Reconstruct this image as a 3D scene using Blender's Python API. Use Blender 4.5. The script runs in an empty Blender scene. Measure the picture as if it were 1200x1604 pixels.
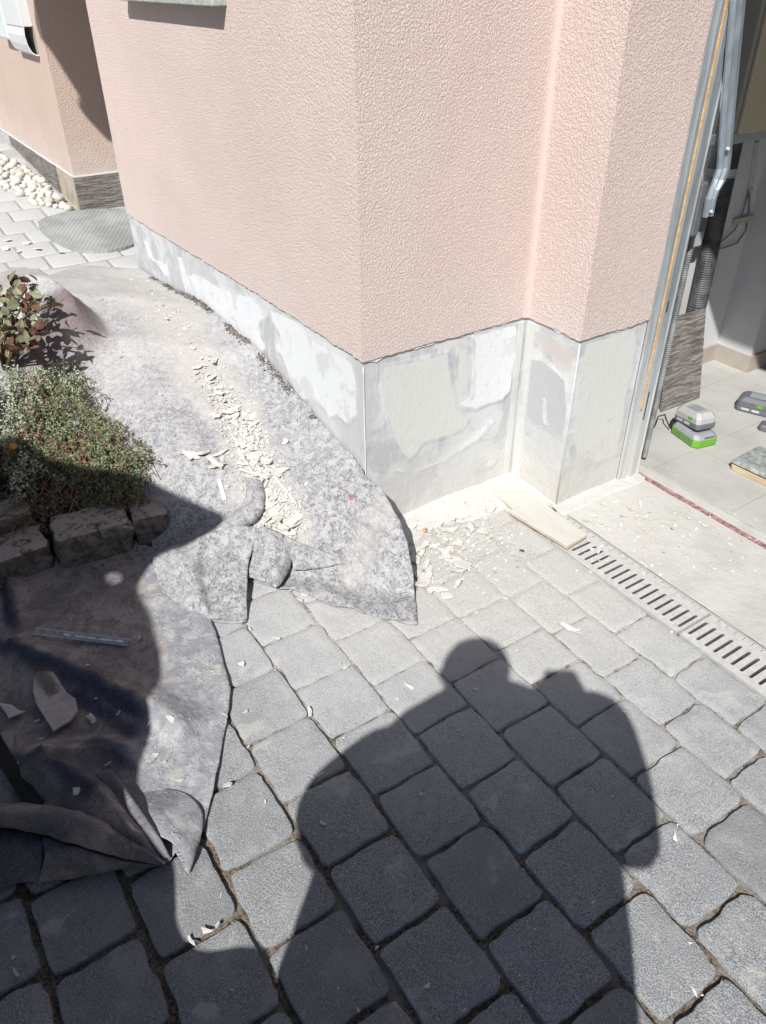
import bpy, bmesh, math, random
from mathutils import Vector, Matrix, noise
from mathutils.geometry import delaunay_2d_cdt
random.seed(7)
R = math.radians
sc = bpy.context.scene
COL = sc.collection
V = Vector

# ------------------------------------------------------------------ camera
CAM = V((0, 0, 1.5)); FPX = 1199.43; CX, CY = 600.0, 802.0
def cam_axes(th, ro, ya):
    f = V((0, math.cos(th), -math.sin(th))); u = V((0, math.sin(th), math.cos(th))); r = V((1, 0, 0))
    r2 = r*math.cos(ro)+u*math.sin(ro); u2 = -r*math.sin(ro)+u*math.cos(ro)
    Z = Matrix.Rotation(ya, 3, 'Z')
    return Z@r2, Z@u2, Z@f
AR, AU, AF = cam_axes(R(35.2078), R(-.46757), R(57.02788))
cd = bpy.data.cameras.new('camera'); cam = bpy.data.objects.new('camera', cd); COL.objects.link(cam)
cam.matrix_world = Matrix(((AR.x, AU.x, -AF.x, CAM.x), (AR.y, AU.y, -AF.y, CAM.y), (AR.z, AU.z, -AF.z, CAM.z), (0, 0, 0, 1)))
cd.sensor_fit = 'VERTICAL'; cd.sensor_height = 36; cd.lens = 36*FPX/1604; cd.clip_start = .02; cd.clip_end = 500
sc.camera = cam

# ------------------------------------------------------------------ light
SUN = V((-.45425, .53319, -.7137)).normalized()
w = bpy.data.worlds.new('World'); sc.world = w; w.use_nodes = True
nt = w.node_tree; bg = nt.nodes['Background']
sky = nt.nodes.new('ShaderNodeTexSky'); sky.sky_type = 'NISHITA'; sky.sun_disc = False
sky.sun_elevation = math.asin(-SUN.z); sky.sun_rotation = math.atan2(-SUN.x, -SUN.y)
nt.links.new(sky.outputs[0], bg.inputs[0]); bg.inputs[1].default_value = .059
sd = bpy.data.lights.new('sun', 'SUN'); sd.energy = 4.9; sd.angle = R(.55); sd.color = (1, .965, .91)
sun = bpy.data.objects.new('sun', sd); COL.objects.link(sun)
sun.rotation_euler = SUN.to_track_quat('-Z', 'Y').to_euler(); sun.location = (3, -4, 6)
sc.view_settings.view_transform = 'Standard'; sc.view_settings.look = 'None'
sc.view_settings.exposure = .45; sc.view_settings.gamma = 1
sc.cycles.max_bounces = 8; sc.cycles.diffuse_bounces = 5

# ------------------------------------------------------------------ authoring helpers: where a point of the place lies
def ray(px, py): return (AF*FPX+AR*(px-CX)+AU*(CY-py)).normalized()
def gz(px, py, z=0.):
    d = ray(px, py); return CAM+d*((z-CAM.z)/d.z)
def gp(px, py, ax, v):
    d = ray(px, py); return CAM+d*((v-CAM[ax])/d[ax])
def lerp(x, X, Y):
    if x <= X[0]: return Y[0]
    for i in range(1, len(X)):
        if x <= X[i]: return Y[i-1]+(Y[i]-Y[i-1])*(x-X[i-1])/(X[i]-X[i-1])
    return Y[-1]
def march(px, py, fn, off=0.):
    d = ray(px, py); t = .6; p = CAM+d*t
    while t < 12:
        p = CAM+d*t
        if p.z <= fn(p.x, p.y)+off: break
        t += .01
    lo, hi = t-.01, t
    for _ in range(8):
        m = (lo+hi)/2; p = CAM+d*m
        if p.z <= fn(p.x, p.y)+off: hi = m
        else: lo = m
    return p
def nz(x, y, z=0., s=1.): return noise.noise(V((x*s, y*s, z*s)))
def sstep(a, b, x):
    t = max(0, min(1, (x-a)/(b-a))); return t*t*(3-2*t)

# ------------------------------------------------------------------ materials
class NT:
    def __init__(s, name, rough=.9, spec=.2):
        s.m = bpy.data.materials.new(name); s.m.use_nodes = True; s.t = s.m.node_tree
        s.b = s.t.nodes['Principled BSDF']; s.b.inputs['Roughness'].default_value = rough
        s.b.inputs['Specular IOR Level'].default_value = spec
        s.geo = s.t.nodes.new('ShaderNodeNewGeometry'); s.pos = s.geo.outputs['Position']
    def n(s, k, **kw):
        x = s.t.nodes.new(k)
        for a, b in kw.items(): setattr(x, a, b)
        return x
    def put(s, sock, v):
        if isinstance(v, bpy.types.NodeSocket): s.t.links.new(v, sock)
        elif isinstance(v, (tuple, list)): sock.default_value = tuple(v)+((1,) if len(v) == 3 and len(sock.default_value) == 4 else ())
        else: sock.default_value = v
    def obj(s):
        return s.n('ShaderNodeTexCoord').outputs['Object']
    def noise(s, sc_, det=4, rough=.55, dist=0, vec=None, col=False):
        x = s.n('ShaderNodeTexNoise'); s.put(x.inputs['Vector'], vec or s.pos)
        x.inputs['Scale'].default_value = sc_; x.inputs['Detail'].default_value = det
        x.inputs['Roughness'].default_value = rough; x.inputs['Distortion'].default_value = dist
        return x.outputs['Color' if col else 'Fac']
    def vor(s, sc_, feat='F1', vec=None, out='Distance', rnd=1):
        x = s.n('ShaderNodeTexVoronoi', feature=feat); s.put(x.inputs['Vector'], vec or s.pos)
        x.inputs['Scale'].default_value = sc_; x.inputs['Randomness'].default_value = rnd
        return x.outputs[out]
    def ramp(s, f, a, b, c0=0., c1=1.):
        x = s.n('ShaderNodeMapRange', interpolation_type='SMOOTHSTEP'); s.put(x.inputs[0], f)
        for i, v in enumerate((a, b, c0, c1)): x.inputs[i+1].default_value = v
        return x.outputs[0]
    def mix(s, f, a, b, mode='MIX'):
        x = s.n('ShaderNodeMix', data_type='RGBA', blend_type=mode); s.put(x.inputs[0], f); s.put(x.inputs[6], a); s.put(x.inputs[7], b)
        return x.outputs[2]
    def ma(s, op, a, b=0., c=0.):
        x = s.n('ShaderNodeMath', operation=op); s.put(x.inputs[0], a); s.put(x.inputs[1], b); s.put(x.inputs[2], c)
        return x.outputs[0]
    def scale(s, v, vec=None):
        x = s.n('ShaderNodeVectorMath', operation='MULTIPLY'); s.put(x.inputs[0], vec or s.pos); x.inputs[1].default_value = v
        return x.outputs[0]
    def warp(s, amt, sc_, vec=None):
        c = s.noise(sc_, 3, vec=vec, col=True); x = s.n('ShaderNodeVectorMath', operation='MULTIPLY_ADD')
        s.put(x.inputs[0], c); x.inputs[1].default_value = (amt,)*3; s.put(x.inputs[2], vec or s.pos); return x.outputs[0]
    def xyz(s, v=None):
        x = s.n('ShaderNodeSeparateXYZ'); s.put(x.inputs[0], v or s.pos); return x.outputs
    def dist(s, p):
        x = s.n('ShaderNodeVectorMath', operation='DISTANCE'); s.put(x.inputs[0], s.pos); x.inputs[1].default_value = p; return x.outputs['Value']
    def attr(s, name):
        x = s.n('ShaderNodeAttribute'); x.attribute_name = name; return x.outputs['Fac']
    def bump(s, h, d=.01, st=1.):
        x = s.n('ShaderNodeBump'); s.put(x.inputs['Height'], h); x.inputs['Distance'].default_value = d; x.inputs['Strength'].default_value = st
        if s.b.inputs['Normal'].links: s.t.links.new(s.b.inputs['Normal'].links[0].from_socket, x.inputs['Normal'])
        s.t.links.new(x.outputs[0], s.b.inputs['Normal']); return s
    def col(s, c): s.put(s.b.inputs['Base Color'], c); return s

def simple(name, c, rough=.8, spec=.3, var=.12, sc_=30, bump=0., metal=0.):
    s = NT(name, rough, spec); c2 = tuple(x*(1-var) for x in c); c3 = tuple(min(1, x*(1+var)) for x in c)
    n = s.noise(sc_, 5, .6, vec=s.obj()); s.col(s.mix(s.ramp(n, .3, .7), c2, c3)); s.b.inputs['Metallic'].default_value = metal
    if bump: s.bump(s.noise(sc_*4, 4, .6, vec=s.obj()), bump)
    return s.m

def m_pink(name, base, sc_=1.):
    s = NT(name, .95, .1)
    wv = s.warp(.004, 90)
    a = s.noise(160*sc_, 4, .66, .35, vec=wv); b = s.noise(340*sc_, 2, .6)
    h = s.ma('ADD', s.ramp(a, .32, .68), s.ma('MULTIPLY', b, .5))
    x, y, z = s.xyz()
    nb = s.dist((0, 0, 0))
    dx = s.ma('ABSOLUTE', s.ma('ADD', x, 1.715)); dy = s.ma('ABSOLUTE', s.ma('SUBTRACT', y, 1.66))
    near = s.ma('MAXIMUM', dx, dy); sm = s.ramp(s.ma('ADD', near, s.ma('MULTIPLY', s.noise(40), .02)), .012, .045)
    c = s.mix(s.ramp(s.noise(2.2, 4), .3, .7), base, tuple(v*.93 for v in base))
    c = s.mix(s.ma('MULTIPLY', s.ramp(a, .3, .48, 1, 0), .16), c, tuple(v*.7 for v in base))
    dust = s.ramp(s.ma('ADD', z, s.ma('MULTIPLY', s.noise(7, 5, .65), .7)), .80, 1.25, .6, 0)
    c = s.mix(dust, c, (.63, .57, .545)); c = s.mix(s.ma('MULTIPLY', s.ma('SUBTRACT', 1, sm), 1.), c, tuple(v*.90 for v in base)); s.col(c)  # smooth corner strip darkened in place of the missing relief shading
    s.bump(s.ma('ADD', s.ma('MULTIPLY', h, sm), s.ma('MULTIPLY', s.ma('SUBTRACT', 1, sm), .75)), .0020, 1.); s.bump(s.noise(5, 3), .01, .35)
    return s.m

def m_plinth():
    s = NT('scraped grey plinth', .92, .15)
    wv = s.warp(.08, 6)
    n1 = s.noise(7, 6, .62, .6, vec=wv); n2 = s.noise(3.2, 4, .6, .3, vec=s.warp(.2, 3)); n3 = s.noise(60, 4, .6)
    st = s.noise(1, 5, .6, 1.2, vec=s.scale((48, 48, 7), s.warp(.03, 5)))
    c = s.mix(s.ramp(n1, .4, .56), (.40, .415, .435), (.53, .545, .56))
    c = s.mix(s.ramp(n2, .5, .62), c, (.45, .46, .475))
    c = s.mix(s.ma('MULTIPLY', s.ramp(st, .55, .68), .45), c, (.58, .59, .59))
    c = s.mix(s.ma('MULTIPLY', s.ramp(n3, .62, .72), .4), c, (.27, .27, .28))
    x, y, z = s.xyz()
    na = s.noise(15, 6, .65, .6, vec=s.warp(.05, 12)); nb_ = s.noise(1, 5, .65, .8, vec=s.scale((22, 22, 7), wv))
    def smear(c, at, k, amt=1.):
        f = s.ramp(s.ma('ADD', s.ma('MULTIPLY', s.attr(at), .62), s.ma('ADD', s.ma('MULTIPLY', na, .5), s.ma('MULTIPLY', nb_, .35))), .78, .92); return s.mix(s.ma('MULTIPLY', f, s.ramp(s.attr(at), .0, .05, 0, amt)), c, k)
    c = smear(c, 'pg', (.40, .41, .425)); c = smear(c, 'pp', (.535, .55, .535)); c = smear(c, 'ps', (.47, .43, .415), .7); c = smear(c, 'pw', (.62, .64, .665)); c = s.mix(s.ma('MULTIPLY', s.ramp(s.attr('pw'), .2, .6), s.ramp(s.noise(9, 6, .7, .8, vec=s.warp(.1, 9)), .50, .60, 0, .75)), c, (.50, .515, .53))
    low = s.ramp(s.ma('ADD', z, s.ma('MULTIPLY', s.noise(7, 5), .30)), .15, .44, 1, 0)
    low = s.ma('MULTIPLY', low, s.ramp(x, -1.9, -1.6, .15, 1.))
    c = s.mix(low, c, (.50, .49, .465)); s.col(c)
    s.bump(st, .0008, .8); s.bump(s.ramp(s.noise(16, 6, .7, .4), .35, .6), .0005, .7); s.bump(n3, .0009); s.bump(s.noise(190, 3, .7), .0005)
    s.bump(s.ma('MULTIPLY', s.noise(22, 4), low), .008, .6)
    return s.m

def m_plaster(name, c, c2, st=.0012, base=(.44, .455, .47)):
    s = NT(name, .95, .1)
    a = s.noise(1, 5, .6, 1.4, vec=s.scale((30, 30, 6))); b = s.noise(11, 5, .65, .8); e = s.noise(5, 6, .7, .5, vec=s.warp(.1, 7))
    k = s.mix(s.ramp(b, .4, .62), c, c2); k = s.mix(s.ma('MULTIPLY', s.ramp(e, .50, .60), .7), k, base); k = s.mix(s.ma('MULTIPLY', s.ramp(a, .56, .68), .35), k, (.56, .57, .58))
    s.col(k); s.bump(a, st*1.4, .8); s.bump(b, st*2, .7); s.bump(s.noise(260, 3), .0004)
    return s.m

DUSTP = (-1.72, 1.5, 0)
def dustfac(s, a=.5, b=1.05):
    d = s.dist(DUSTP); x, y, z = s.xyz()
    d = s.ma('ADD', d, s.ma('MULTIPLY', s.ma('SUBTRACT', s.noise(4, 5, .65), .5), .55))
    d = s.ma('ADD', d, s.ma('MULTIPLY', s.ma('SUBTRACT', s.noise(30, 5, .7), .5), .35))
    return s.ramp(d, a, b, 1, 0)

def m_paver():
    s = NT('grey concrete paver', .88, .25)
    sp = s.noise(420, 2, .6); sp2 = s.noise(170, 3, .65)
    c = s.mix(s.ramp(sp, .36, .66), (.13, .138, .148), (.40, .415, .43))
    c = s.mix(s.ma('MULTIPLY', s.ramp(sp2, .36, .5, 1, 0), .55), c, (.17, .178, .185))
    pv = s.attr('tone'); c = s.mix(s.ma('MULTIPLY', pv, .55), c, (.17, .175, .185))
    blo = s.ramp(s.noise(9, 4, .6, .3), .60, .68); c = s.mix(s.ma('MULTIPLY', blo, .5), c, (.46, .455, .42))
    wear = s.ramp(s.noise(14, 4, .6), .45, .7); c = s.mix(s.ma('MULTIPLY', wear, .3), c, (.37, .38, .385))
    d = dustfac(s, .6, 1.52); d = s.ma('MULTIPLY', d, s.ma('MULTIPLY', s.ramp(sp2, .3, .55, .6, 1), s.ramp(sp, .34, .52, .55, 1)))
    c = s.mix(d, c, s.mix(s.ramp(s.dist(DUSTP), .5, 1.1), (.49, .482, .46), (.455, .465, .472)))
    x, y, z = s.xyz(); c = s.mix(s.ramp(x, -3.1, -3.5, 0, .88), c, (.50, .505, .505))
    s.col(c)
    k = s.ma('SUBTRACT', 1, s.ma('MULTIPLY', d, .6))
    s.bump(s.ma('MULTIPLY', sp, k), .0022, 1.); s.bump(s.ma('MULTIPLY', sp2, k), .0028, .9); s.bump(s.noise(25, 3), .004, .6)
    return s.m

def m_joint():
    s = NT('joint sand and soil', .97, .1)
    a = s.noise(12, 5, .65); b = s.noise(150, 4, .7)
    c = s.mix(s.ramp(b, .35, .65), (.06, .047, .036), (.26, .21, .165))
    c = s.mix(s.ramp(a, .46, .62), c, (.23, .215, .195))
    c = s.mix(s.ramp(s.noise(8, 4, .6), .60, .66, 0, .8), c, (.055, .062, .02))
    x, y, z = s.xyz(); c = s.mix(s.ma('MULTIPLY', dustfac(s, .6, 1.6), s.ma('MAXIMUM', s.ramp(s.dist(DUSTP), .55, .95, 1, 0), s.ramp(s.noise(24, 4, .7), .40, .55, .15, 1))), c, (.485, .477, .455)); c = s.mix(s.ramp(x, -3.1, -3.5, 0, .92), c, (.44, .44, .43)); s.col(c); s.bump(b, .008, 1.)
    return s.m

def m_slab():
    s = NT('dusty concrete slab', .93, .15)
    b = s.noise(140, 4, .65); a = s.noise(6, 5, .6)
    c = s.mix(s.ramp(a, .35, .65), (.40, .397, .38), (.46, .457, .44)); c = s.mix(s.ramp(b, .60, .72, 0, .5), c, (.30, .29, .28))
    c = s.mix(dustfac(s, .3, .9), c, (.485, .475, .455)); s.col(c); s.bump(b, .0016, .8); s.bump(s.noise(22, 4, .6), .005, .8)
    return s.m

def m_tile_floor():
    s = NT('garage floor tile', .55, .35)
    x, y, z = s.xyz()
    def jl(v, o, p):
        f = s.ma('FRACT', s.ma('DIVIDE', s.ma('ADD', v, o), p)); g = s.ma('ABSOLUTE', s.ma('SUBTRACT', f, .5)); return s.ramp(g, .4935, .4965)
    j = s.ma('MAXIMUM', jl(x, 1.80+.66, .333), jl(y, -2.72+3.33, .333))
    c = s.mix(s.ramp(s.noise(4, 5, .6, .5), .35, .65), (.355, .352, .34), (.41, .408, .395))
    c = s.mix(s.ramp(s.noise(1, 4, .6, 1.5, vec=s.scale((9, 30, 1))), .55, .7, 0, .5), c, (.46, .46, .45))
    c = s.mix(s.ma('MULTIPLY', j, .45), c, (.30, .28, .26)); s.col(c); s.bump(s.ma('SUBTRACT', 1, j), .0015, .6)
    return s.m

def m_felt():
    s = NT('mottled recycled felt', .98, .05)
    o = s.warp(.02, 30)
    a = s.noise(1, 6, .72, .8, vec=s.scale((110, 150, 110), o)); b = s.noise(44, 6, .78, .4, vec=o); f = s.noise(300, 3, .7, vec=s.scale((1, .5, 1)))
    c = s.mix(s.ramp(a, .40, .6), (.11, .112, .135), (.39, .392, .41))
    c = s.mix(s.ramp(b, .44, .60), c, (.46, .462, .475)); c = s.mix(s.ramp(s.noise(60, 3, .6, 1.), .60, .70, 0, .5), c, (.09, .095, .12)); c = s.mix(s.ramp(f, .55, .66, 0, .6), c, (.05, .055, .08))
    c = s.mix(s.ramp(f, .42, .3, 0, .5), c, (.50, .50, .51))
    sp = s.noise(21, 3, .6, .5); c = s.mix(s.ramp(sp, .705, .725, 0, .75), c, (.36, .07, .10))
    sp = s.noise(24, 3, .6, .5, vec=s.scale((1, 1, 1.3), s.warp(.5, 2))); c = s.mix(s.ramp(sp, .70, .73, 0, .8), c, (.05, .08, .18))
    d = s.ma('MULTIPLY', s.attr('dust'), s.ramp(s.ma('ADD', a, s.ma('MULTIPLY', b, .6)), .95, .65, .35, 1))
    x, y, z = s.xyz(); d2 = s.ma('MULTIPLY', s.ma('ADD', s.ramp(s.noise(4, 5, .65), .42, .7, .12, .6), s.ramp(x, -1.75, -2.9, 0, .4)), s.ramp(f, .35, .55))
    c = s.mix(d2, c, (.49, .49, .495)); c = s.mix(d, c, (.50, .485, .455)); c = s.mix(s.ma('MULTIPLY', s.attr('hump_shade'), s.ramp(f, .3, .55, .6, 1)), c, (.17, .13, .13)); s.col(c)  # plant shade on the hump painted in as a brown tone
    s.bump(a, .006, .9); s.bump(f, .002, .9); s.bump(b, .005, .6)
    return s.m

def m_cloth():
    s = NT('dusty dark ground cloth', .96, .1)
    a = s.noise(14, 6, .65, .8, vec=s.warp(.06, 8)); f = s.noise(260, 3, .7); b = s.noise(24, 6, .7, .5)
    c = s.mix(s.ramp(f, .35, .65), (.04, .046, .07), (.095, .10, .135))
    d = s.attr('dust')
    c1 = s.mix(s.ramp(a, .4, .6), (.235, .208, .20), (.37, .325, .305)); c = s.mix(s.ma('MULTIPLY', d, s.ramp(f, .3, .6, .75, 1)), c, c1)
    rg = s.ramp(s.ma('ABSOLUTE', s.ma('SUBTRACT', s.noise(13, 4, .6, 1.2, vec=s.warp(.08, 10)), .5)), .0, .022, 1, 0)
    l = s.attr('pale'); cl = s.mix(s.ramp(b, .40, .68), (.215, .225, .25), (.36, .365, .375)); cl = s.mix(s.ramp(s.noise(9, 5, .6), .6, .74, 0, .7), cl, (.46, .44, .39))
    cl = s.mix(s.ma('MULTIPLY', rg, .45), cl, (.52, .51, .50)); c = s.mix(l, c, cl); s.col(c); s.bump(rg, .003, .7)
    s.bump(b, .004, .9); s.bump(f, .0012, .8); s.bump(a, .006, .7)
    return s.m

def m_stone_tile():
    s = NT('slate-look split-face tile', .8, .3)
    o = s.obj(); w_ = s.warp(.03, 9, vec=o)
    a = s.noise(1, 5, .6, .7, vec=s.scale((9, 9, 95), w_)); b = s.noise(1, 4, .6, 1., vec=s.scale((30, 30, 150), w_))
    c = s.mix(s.ramp(a, .38, .62), (.12, .112, .105), (.27, .25, .235)); c = s.mix(s.ramp(b, .60, .68, 0, .7), c, (.40, .375, .355)); s.col(c)
    s.bump(a, .012, 1.); s.bump(b, .005, .8)
    return s.m

def m_ribbed(name, c, rough=.6, pitch=.006):
    s = NT(name, rough, .3); x, y, z = s.xyz(s.obj()); n = s.noise(20, 4)
    s.col(s.mix(s.ramp(n, .4, .65), c, tuple(min(1, v*1.6+.02) for v in c))); s.bump(n, .001)
    return s.m

def m_galv(name, c, rough=.42):
    s = NT(name, rough, .5); s.b.inputs['Metallic'].default_value = .55
    v = s.ma('MULTIPLY', s.vor(26), .6); n = s.noise(1, 5, .6, .5, vec=s.scale((60, 60, 5)))
    g = s.mix(s.ramp(v, .1, .4, 0, .25), c, tuple(k*.7 for k in c)); g = s.mix(s.ramp(n, .4, .66, 0, .6), g, tuple(min(1, k*1.45) for k in c))
    x, y, z = s.xyz(); g = s.mix(s.ramp(s.ma('ADD', z, s.ma('MULTIPLY', s.noise(12), .3)), .2, .75, .85, 0), g, (.45, .45, .435)); s.col(g)
    s.put(s.b.inputs['Metallic'], s.ramp(z, .1, .7, .0, .55)); s.bump(n, .0012, .5)
    return s.m

def m_wood(name, a, b, vec=(8, 60, 60)):
    s = NT(name, .7, .25); o = s.scale(vec, s.obj()); n = s.noise(1, 5, .6, 1., vec=o)
    s.col(s.mix(s.ramp(n, .4, .62), a, b)); s.bump(n, .001, .6); return s.m

def m_stone():
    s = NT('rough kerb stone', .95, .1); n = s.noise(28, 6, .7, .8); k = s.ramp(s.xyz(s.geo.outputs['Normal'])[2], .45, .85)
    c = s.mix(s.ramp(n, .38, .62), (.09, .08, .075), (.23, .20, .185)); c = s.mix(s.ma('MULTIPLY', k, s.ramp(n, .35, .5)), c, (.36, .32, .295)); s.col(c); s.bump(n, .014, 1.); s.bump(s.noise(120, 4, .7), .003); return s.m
M = dict(
 pink=m_pink('pink textured render', (.68, .56, .522)), pink_wing=m_pink('salmon textured render', (.56, .445, .385), .8),
 plinth=m_plinth(), white=m_plaster('white filler plaster', (.64, .66, .685), (.58, .60, .62)),
 pale=m_plaster('pale smooth mortar', (.52, .535, .52), (.55, .56, .545), .0007), grey=m_plaster('grey bare mortar', (.40, .41, .425), (.45, .46, .475)),
 paver=m_paver(), joint=m_joint(), slab=m_slab(), floor=m_tile_floor(), felt=m_felt(), cloth=m_cloth(), slate=m_stone_tile(),
 flake=simple('chalky plaster chip', (.56, .548, .52), .95, .1, .06, 40, .001), flakew=simple('white plaster chip', (.60, .60, .60), .95, .1, .04, 40),
 steel=m_galv('galvanised steel', (.36, .40, .43)), steel_pale=m_galv('dusty pale steel', (.40, .42, .44), .6), rail=m_galv('blue-grey door rail', (.30, .35, .40), .35),
 grate=simple('dusty grate metal', (.43, .43, .425), .7, .3, .1, 60, .0006), dark=simple('dark gap', (.035, .035, .038), .9, .1, .3),
 channel=simple('silty channel and slot shade', (.12, .115, .11), .95, .1, .3, 40, .004),
 orange=m_wood('orange-brown seal strip', (.52, .30, .13), (.66, .42, .20)), inner=simple('white interior wall', (.50, .51, .525), .93, .1, .04, 4, .0006),
 skirt=simple('beige skirting tile', (.33, .295, .26), .6, .3, .08, 12), maroon=simple('worn maroon strip', (.27, .16, .16), .85, .2, .5, 55, .002),
 blackpipe=m_ribbed('black corrugated plastic', (.042, .045, .05), .5), greypipe=m_ribbed('grey corrugated plastic', (.13, .135, .14), .6),
 clamp=simple('pale clip', (.42, .42, .42), .5, .4), cable=simple('grey cable', (.20, .185, .17), .6, .3), beige=simple('beige enamel', (.52, .46, .34), .6, .4, .05, 3), greybox=simple('grey enamel', (.32, .31, .29), .6, .4, .05, 3),
 lime=simple('lime green plastic', (.12, .31, .03), .5, .4, .05), gplas=simple('grey plastic', (.25, .26, .29), .5, .4, .08), dplas=simple('dark grey plastic', (.11, .115, .13), .5, .4, .1), bplas=simple('black plastic', (.02, .02, .022), .5, .4),
 lplas=simple('pale grey plastic', (.36, .37, .38), .5, .4, .05, 50), wood=m_wood('pale sponge board', (.45, .36, .235), (.55, .45, .32)), plank=m_wood('dust covered board', (.50, .49, .46), (.47, .455, .425)), pedge=m_wood('raw board edge', (.43, .36, .29), (.50, .43, .36)),
 sillm=simple('grey stone sill', (.36, .38, .36), .7, .3, .2, 70, .002), stone=m_stone(), soil=simple('dark garden soil', (.045, .036, .028), .98, .05, .5, 40, .02),
 pebble=simple('white river pebble', (.58, .56, .52), .8, .2, .15, 14, .002), pebble2=simple('tan river pebble', (.46, .43, .38), .8, .2, .2, 14, .002),
 mat=None, box=simple('white enamel', (.62, .64, .65), .4, .5, .02, 5), boxin=simple('grey liner', (.32, .33, .31), .7, .2),
 bead=simple('grey bead metal', (.34, .37, .42), .6, .4, .15, 60), bark=simple('brown bark', (.14, .10, .07), .95, .1, .3, 40, .004), glass=simple('dark window glass', (.05, .06, .07), .08, .6),
 strap=simple('black webbing', (.012, .015, .014), .7, .2, .2, 80, .0006), skin=simple('skin', (.55, .33, .24), .6, .3, .04), jacket=simple('navy work jacket', (.04, .05, .08), .9, .1), trouser=simple('grey work trousers', (.10, .10, .11), .9, .1), hair=simple('brown hair', (.06, .035, .02), .7, .2),
 roof=simple('grey roof sheet', (.2, .2, .2), .8, .2), text=simple('raised grey lettering', (.33, .33, .33), .7, .3),
)
def m_mat():
    s = NT('ribbed grey doormat', .9, .2); x, y, z = s.xyz()
    r = s.ma('SINE', s.ma('MULTIPLY', s.ma('ADD', s.ma('MULTIPLY', x, .55), y), 260)); n = s.noise(5, 5, .6)
    s.col(s.mix(s.ramp(n, .35, .65), (.235, .247, .247), (.33, .342, .34))); s.bump(r, .0015, .6); s.bump(n, .004, .5); return s.m
M['mat'] = m_mat()
def m_leaf(name, a, b):
    s = NT(name, .75, .2); i = s.geo.outputs['Random Per Island']; s.col(s.mix(i, a, b)); return s.m
M['leaf_green'] = m_leaf('small green leaves', (.12, .17, .085), (.28, .32, .20)); M['leaf_grey'] = m_leaf('silvery leaves', (.27, .33, .24), (.44, .48, .38))
M['leaf_dry'] = m_leaf('dry brown twigs', (.20, .12, .08), (.33, .21, .14)); M['leaf_big'] = m_leaf('large olive leaves', (.11, .12, .07), (.24, .25, .16)); M['leaf_red'] = m_leaf('red brown leaves', (.085, .035, .028), (.15, .08, .055))
M['leaf_dark'] = m_leaf('dark clipped leaves', (.03, .05, .02), (.07, .10, .04)); M['leaf_orange'] = simple('orange leaf', (.55, .27, .04), .7, .2)

# ------------------------------------------------------------------ mesh helpers
def tag(o, label=None, cat=None, group=None, kind=None):
    for k, v in (('label', label), ('category', cat), ('group', group), ('kind', kind)):
        if v: o[k] = v
    return o
def empty(name, loc=(0, 0, 0), label=None, cat=None, group=None):
    o = bpy.data.objects.new(name, None); o.location = loc; o.empty_display_size = .05; COL.objects.link(o)
    return tag(o, label, cat, group)
class MB:
    def __init__(s): s.v = []; s.f = []; s.mi = []
    def add(s, vs, fs, mi=0):
        k = len(s.v); s.v += [tuple(v) for v in vs]; s.f += [tuple(i+k for i in f) for f in fs]; s.mi += [mi]*len(fs)
    def box(s, a, b, mi=0):
        x0, y0, z0 = a; x1, y1, z1 = b
        s.add([(x0, y0, z0), (x1, y0, z0), (x1, y1, z0), (x0, y1, z0), (x0, y0, z1), (x1, y0, z1), (x1, y1, z1), (x0, y1, z1)],
              [(3, 2, 1, 0), (4, 5, 6, 7), (0, 1, 5, 4), (1, 2, 6, 5), (2, 3, 7, 6), (3, 0, 4, 7)], mi)
    def prism(s, top, bot, mi=0):
        n = len(top); s.add(list(top)+list(bot), [tuple(range(n)), tuple(range(2*n-1, n-1, -1))]+[(i+n, (i+1) % n+n, (i+1) % n, i) for i in range(n)], mi)
    def tube(s, pts, r, n=8, mi=0, cap=True):
        pts = [V(p) for p in pts]; L = len(pts); rr = r if isinstance(r, (list, tuple)) else [r]*L
        t0 = (pts[1]-pts[0]).normalized(); up = V((0, 0, 1)) if abs(t0.z) < .9 else V((1, 0, 0)); a = t0.cross(up).normalized(); vs = []
        for i, p in enumerate(pts):
            t = (pts[min(i+1, L-1)]-pts[max(i-1, 0)]).normalized(); a = (a-t*a.dot(t)).normalized(); b = t.cross(a)
            for k in range(n):
                q = 2*math.pi*k/n; vs.append(p+(a*math.cos(q)+b*math.sin(q))*rr[i])
        fs = [(i*n+k, i*n+(k+1) % n, (i+1)*n+(k+1) % n, (i+1)*n+k) for i in range(L-1) for k in range(n)]
        if cap: fs += [tuple(range(n-1, -1, -1)), tuple((L-1)*n+k for k in range(n))]
        s.add(vs, fs, mi)
    def build(s, name, mat, parent=None, smooth=False, attrs=None, bevel=0., local=False):
        me = bpy.data.meshes.new(name); off = V((0, 0, 0))
        if parent and not local:
            rt = parent
            while rt.parent: rt = rt.parent
            off = V(rt.location)
        me.from_pydata([V(v)-off for v in s.v], [], s.f)
        for m in (mat if isinstance(mat, (list, tuple)) else [mat]): me.materials.append(m)
        if any(s.mi): me.polygons.foreach_set('material_index', s.mi)
        if smooth: me.polygons.foreach_set('use_smooth', [True]*len(me.polygons))
        for k, vals in (attrs or {}).items():
            at = me.attributes.new(k, 'FLOAT', 'POINT'); at.data.foreach_set('value', vals)
        o = bpy.data.objects.new(name, me); COL.objects.link(o)
        if parent: o.parent = parent
        if bevel:
            b = o.modifiers.new('bevel', 'BEVEL'); b.width = bevel; b.segments = 2; b.limit_method = 'ANGLE'; b.angle_limit = R(35)
        return o
def copy_tree(o, parent=None):
    c = o.copy(); COL.objects.link(c); c.parent = parent
    for ch in list(o.children): copy_tree(ch, c)
    return c

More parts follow.
